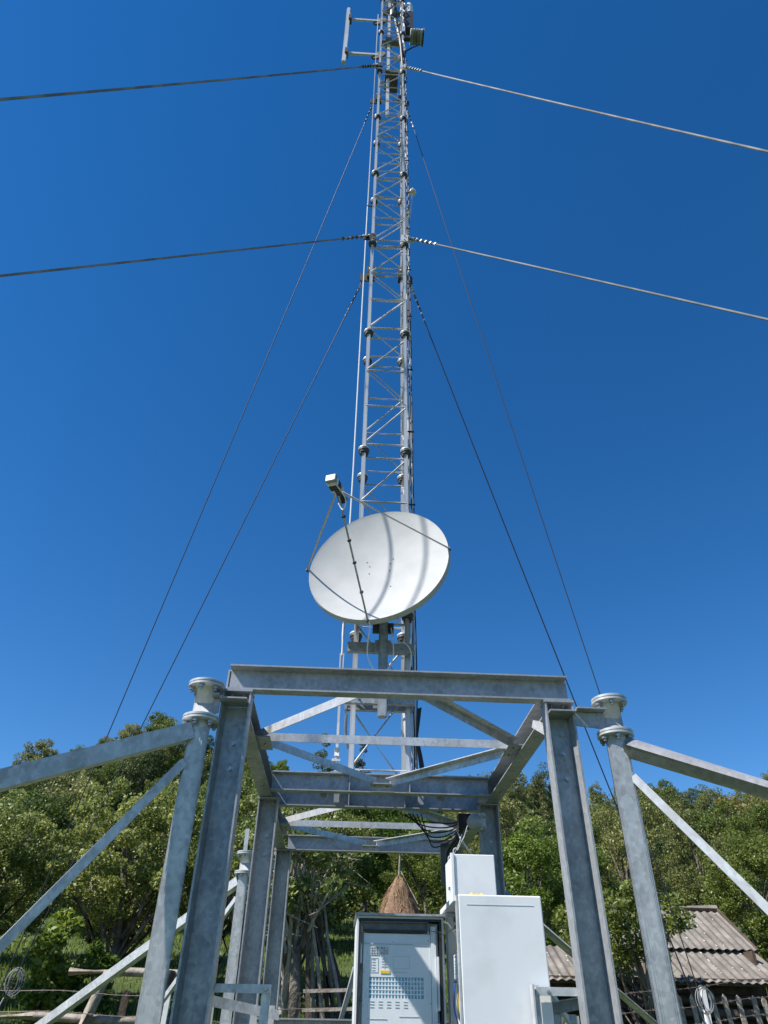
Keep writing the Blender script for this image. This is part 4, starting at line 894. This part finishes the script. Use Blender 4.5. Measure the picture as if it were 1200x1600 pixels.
MB().add([(4.10, ym_, zm_-.6), (4.10, yr+1.1, zm_-.6), (4.10, yr+1.1, zr-.78), (4.10, yr, zr-.03), (4.10, ym_, zm_-.0)], [(0, 1, 2, 3, 4)]).build('gable_boards', REDW, sh)
MB().bar((4.03, ym_-.05, zm_+.0), (4.03, yr, zr-.01), .03, .12).build('barge_board', WOODD, sh); MB().bar((sx1+.045, ym_-.05, zm_+.0), (sx1+.045, yr, zr-.01), .03, .12).build('barge_board', WOODD, sh)
g0 = gz(4.7, 12.4)-.4
b = MB().box(sx0+.15, sx1-.15, 12.55, 12.6, g0, ze+.1).box(sx0+.15, sx0+.2, 12.6, 15, g0, ze+.3).box(sx1-.2, sx1-.15, 12.6, 15, g0, zm_); b.build('wall', WOODD, sh)
for k in range(7):
    z = g0+.2+k*.17
    if z < ze-.05: MB().tube([(sx0+.1, 12.5, z), ((sx0+sx1)/2, 12.5+.02*(k % 2), z+.01), (sx1-.1, 12.5, z)], .075, 8).build('wall_log', WOODD, sh, smooth=True)
for x in (3.0, 4.1, 5.3, 6.5): MB().bar((x, 12.2, g0), (x, 12.2, ze+.02), .10, .10, (0, 1, 0)).build('eave_post', WOODD, sh)
MB().bar((sx0+.05, 12.2, ze+.01), (sx1-.05, 12.2, ze+.01), .09, .09).build('eave_beam', WOODD, sh)
# picket fence in front of the shed
pf = empty('picket_fence', (5.2, 11.2, gz(5.2, 11.2)), 'weathered uneven picket fence below the shed eaves at lower right', 'fence')
x = 4.45; k = 0
while x < 6.3:
    h = 2.05+random.uniform(-.04, .04); g = gz(x, 11.2); t = random.uniform(-.03, .03)-.05
    MB().extr([(x, 11.2, g-.1), (x+.065, 11.2, g-.1), (x+.065+t, 11.2, h-.02), (x+.03+t, 11.2, h+.02), (x+t, 11.2, h-.03)], (0, .02, 0)).build('picket', WOOD, pf); x += .165+random.uniform(-.02, .03); k += 1
for z in (1.5, 1.85): MB().bar((4.4, 11.25, z), (6.35, 11.25, z+.02), .04, .07).build('fence_rail', WOODD, pf)
for i, (x, y, zt) in enumerate(((1.75, 10.4, 1.82), (2.3, 10.5, 1.85), (2.75, 10.5, 1.8))):
    MB().tube([(x, y, gz(x, y)-.2), (x+.1, y, zt)], [.06, .05], 8).build('fence_stake', WOOD, smooth=True, label='%s rough wooden stake behind the right guard stub' % ['left', 'middle', 'right'][i], cat='stake')

# ------------------------------------------------------------------ power lines
for i, (z, n) in enumerate(((5.62, 'upper'), (5.38, 'lower'))):
    pts = [(9+18*t, 28.8-4.3*t, z+.35-.9*t*(1-t)-.35*t) for t in [j/20 for j in range(21)]]
    MB().tube(pts, .009, 5).build('power_line', WCAB, smooth=True, label='%s of the two thin power lines crossing the trees at right' % n, cat='power line')
for x, y in ((9, 28.8), (27, 24.5)):
    MB().tube([(x, y, gz(x, y)-.3), (x, y, 6.3)], [.11, .08], 10).build('utility_pole', WOODD, smooth=True, label='wooden utility pole carrying the %s end of the power lines' % ('near' if x > 10 else 'far'), cat='utility pole')
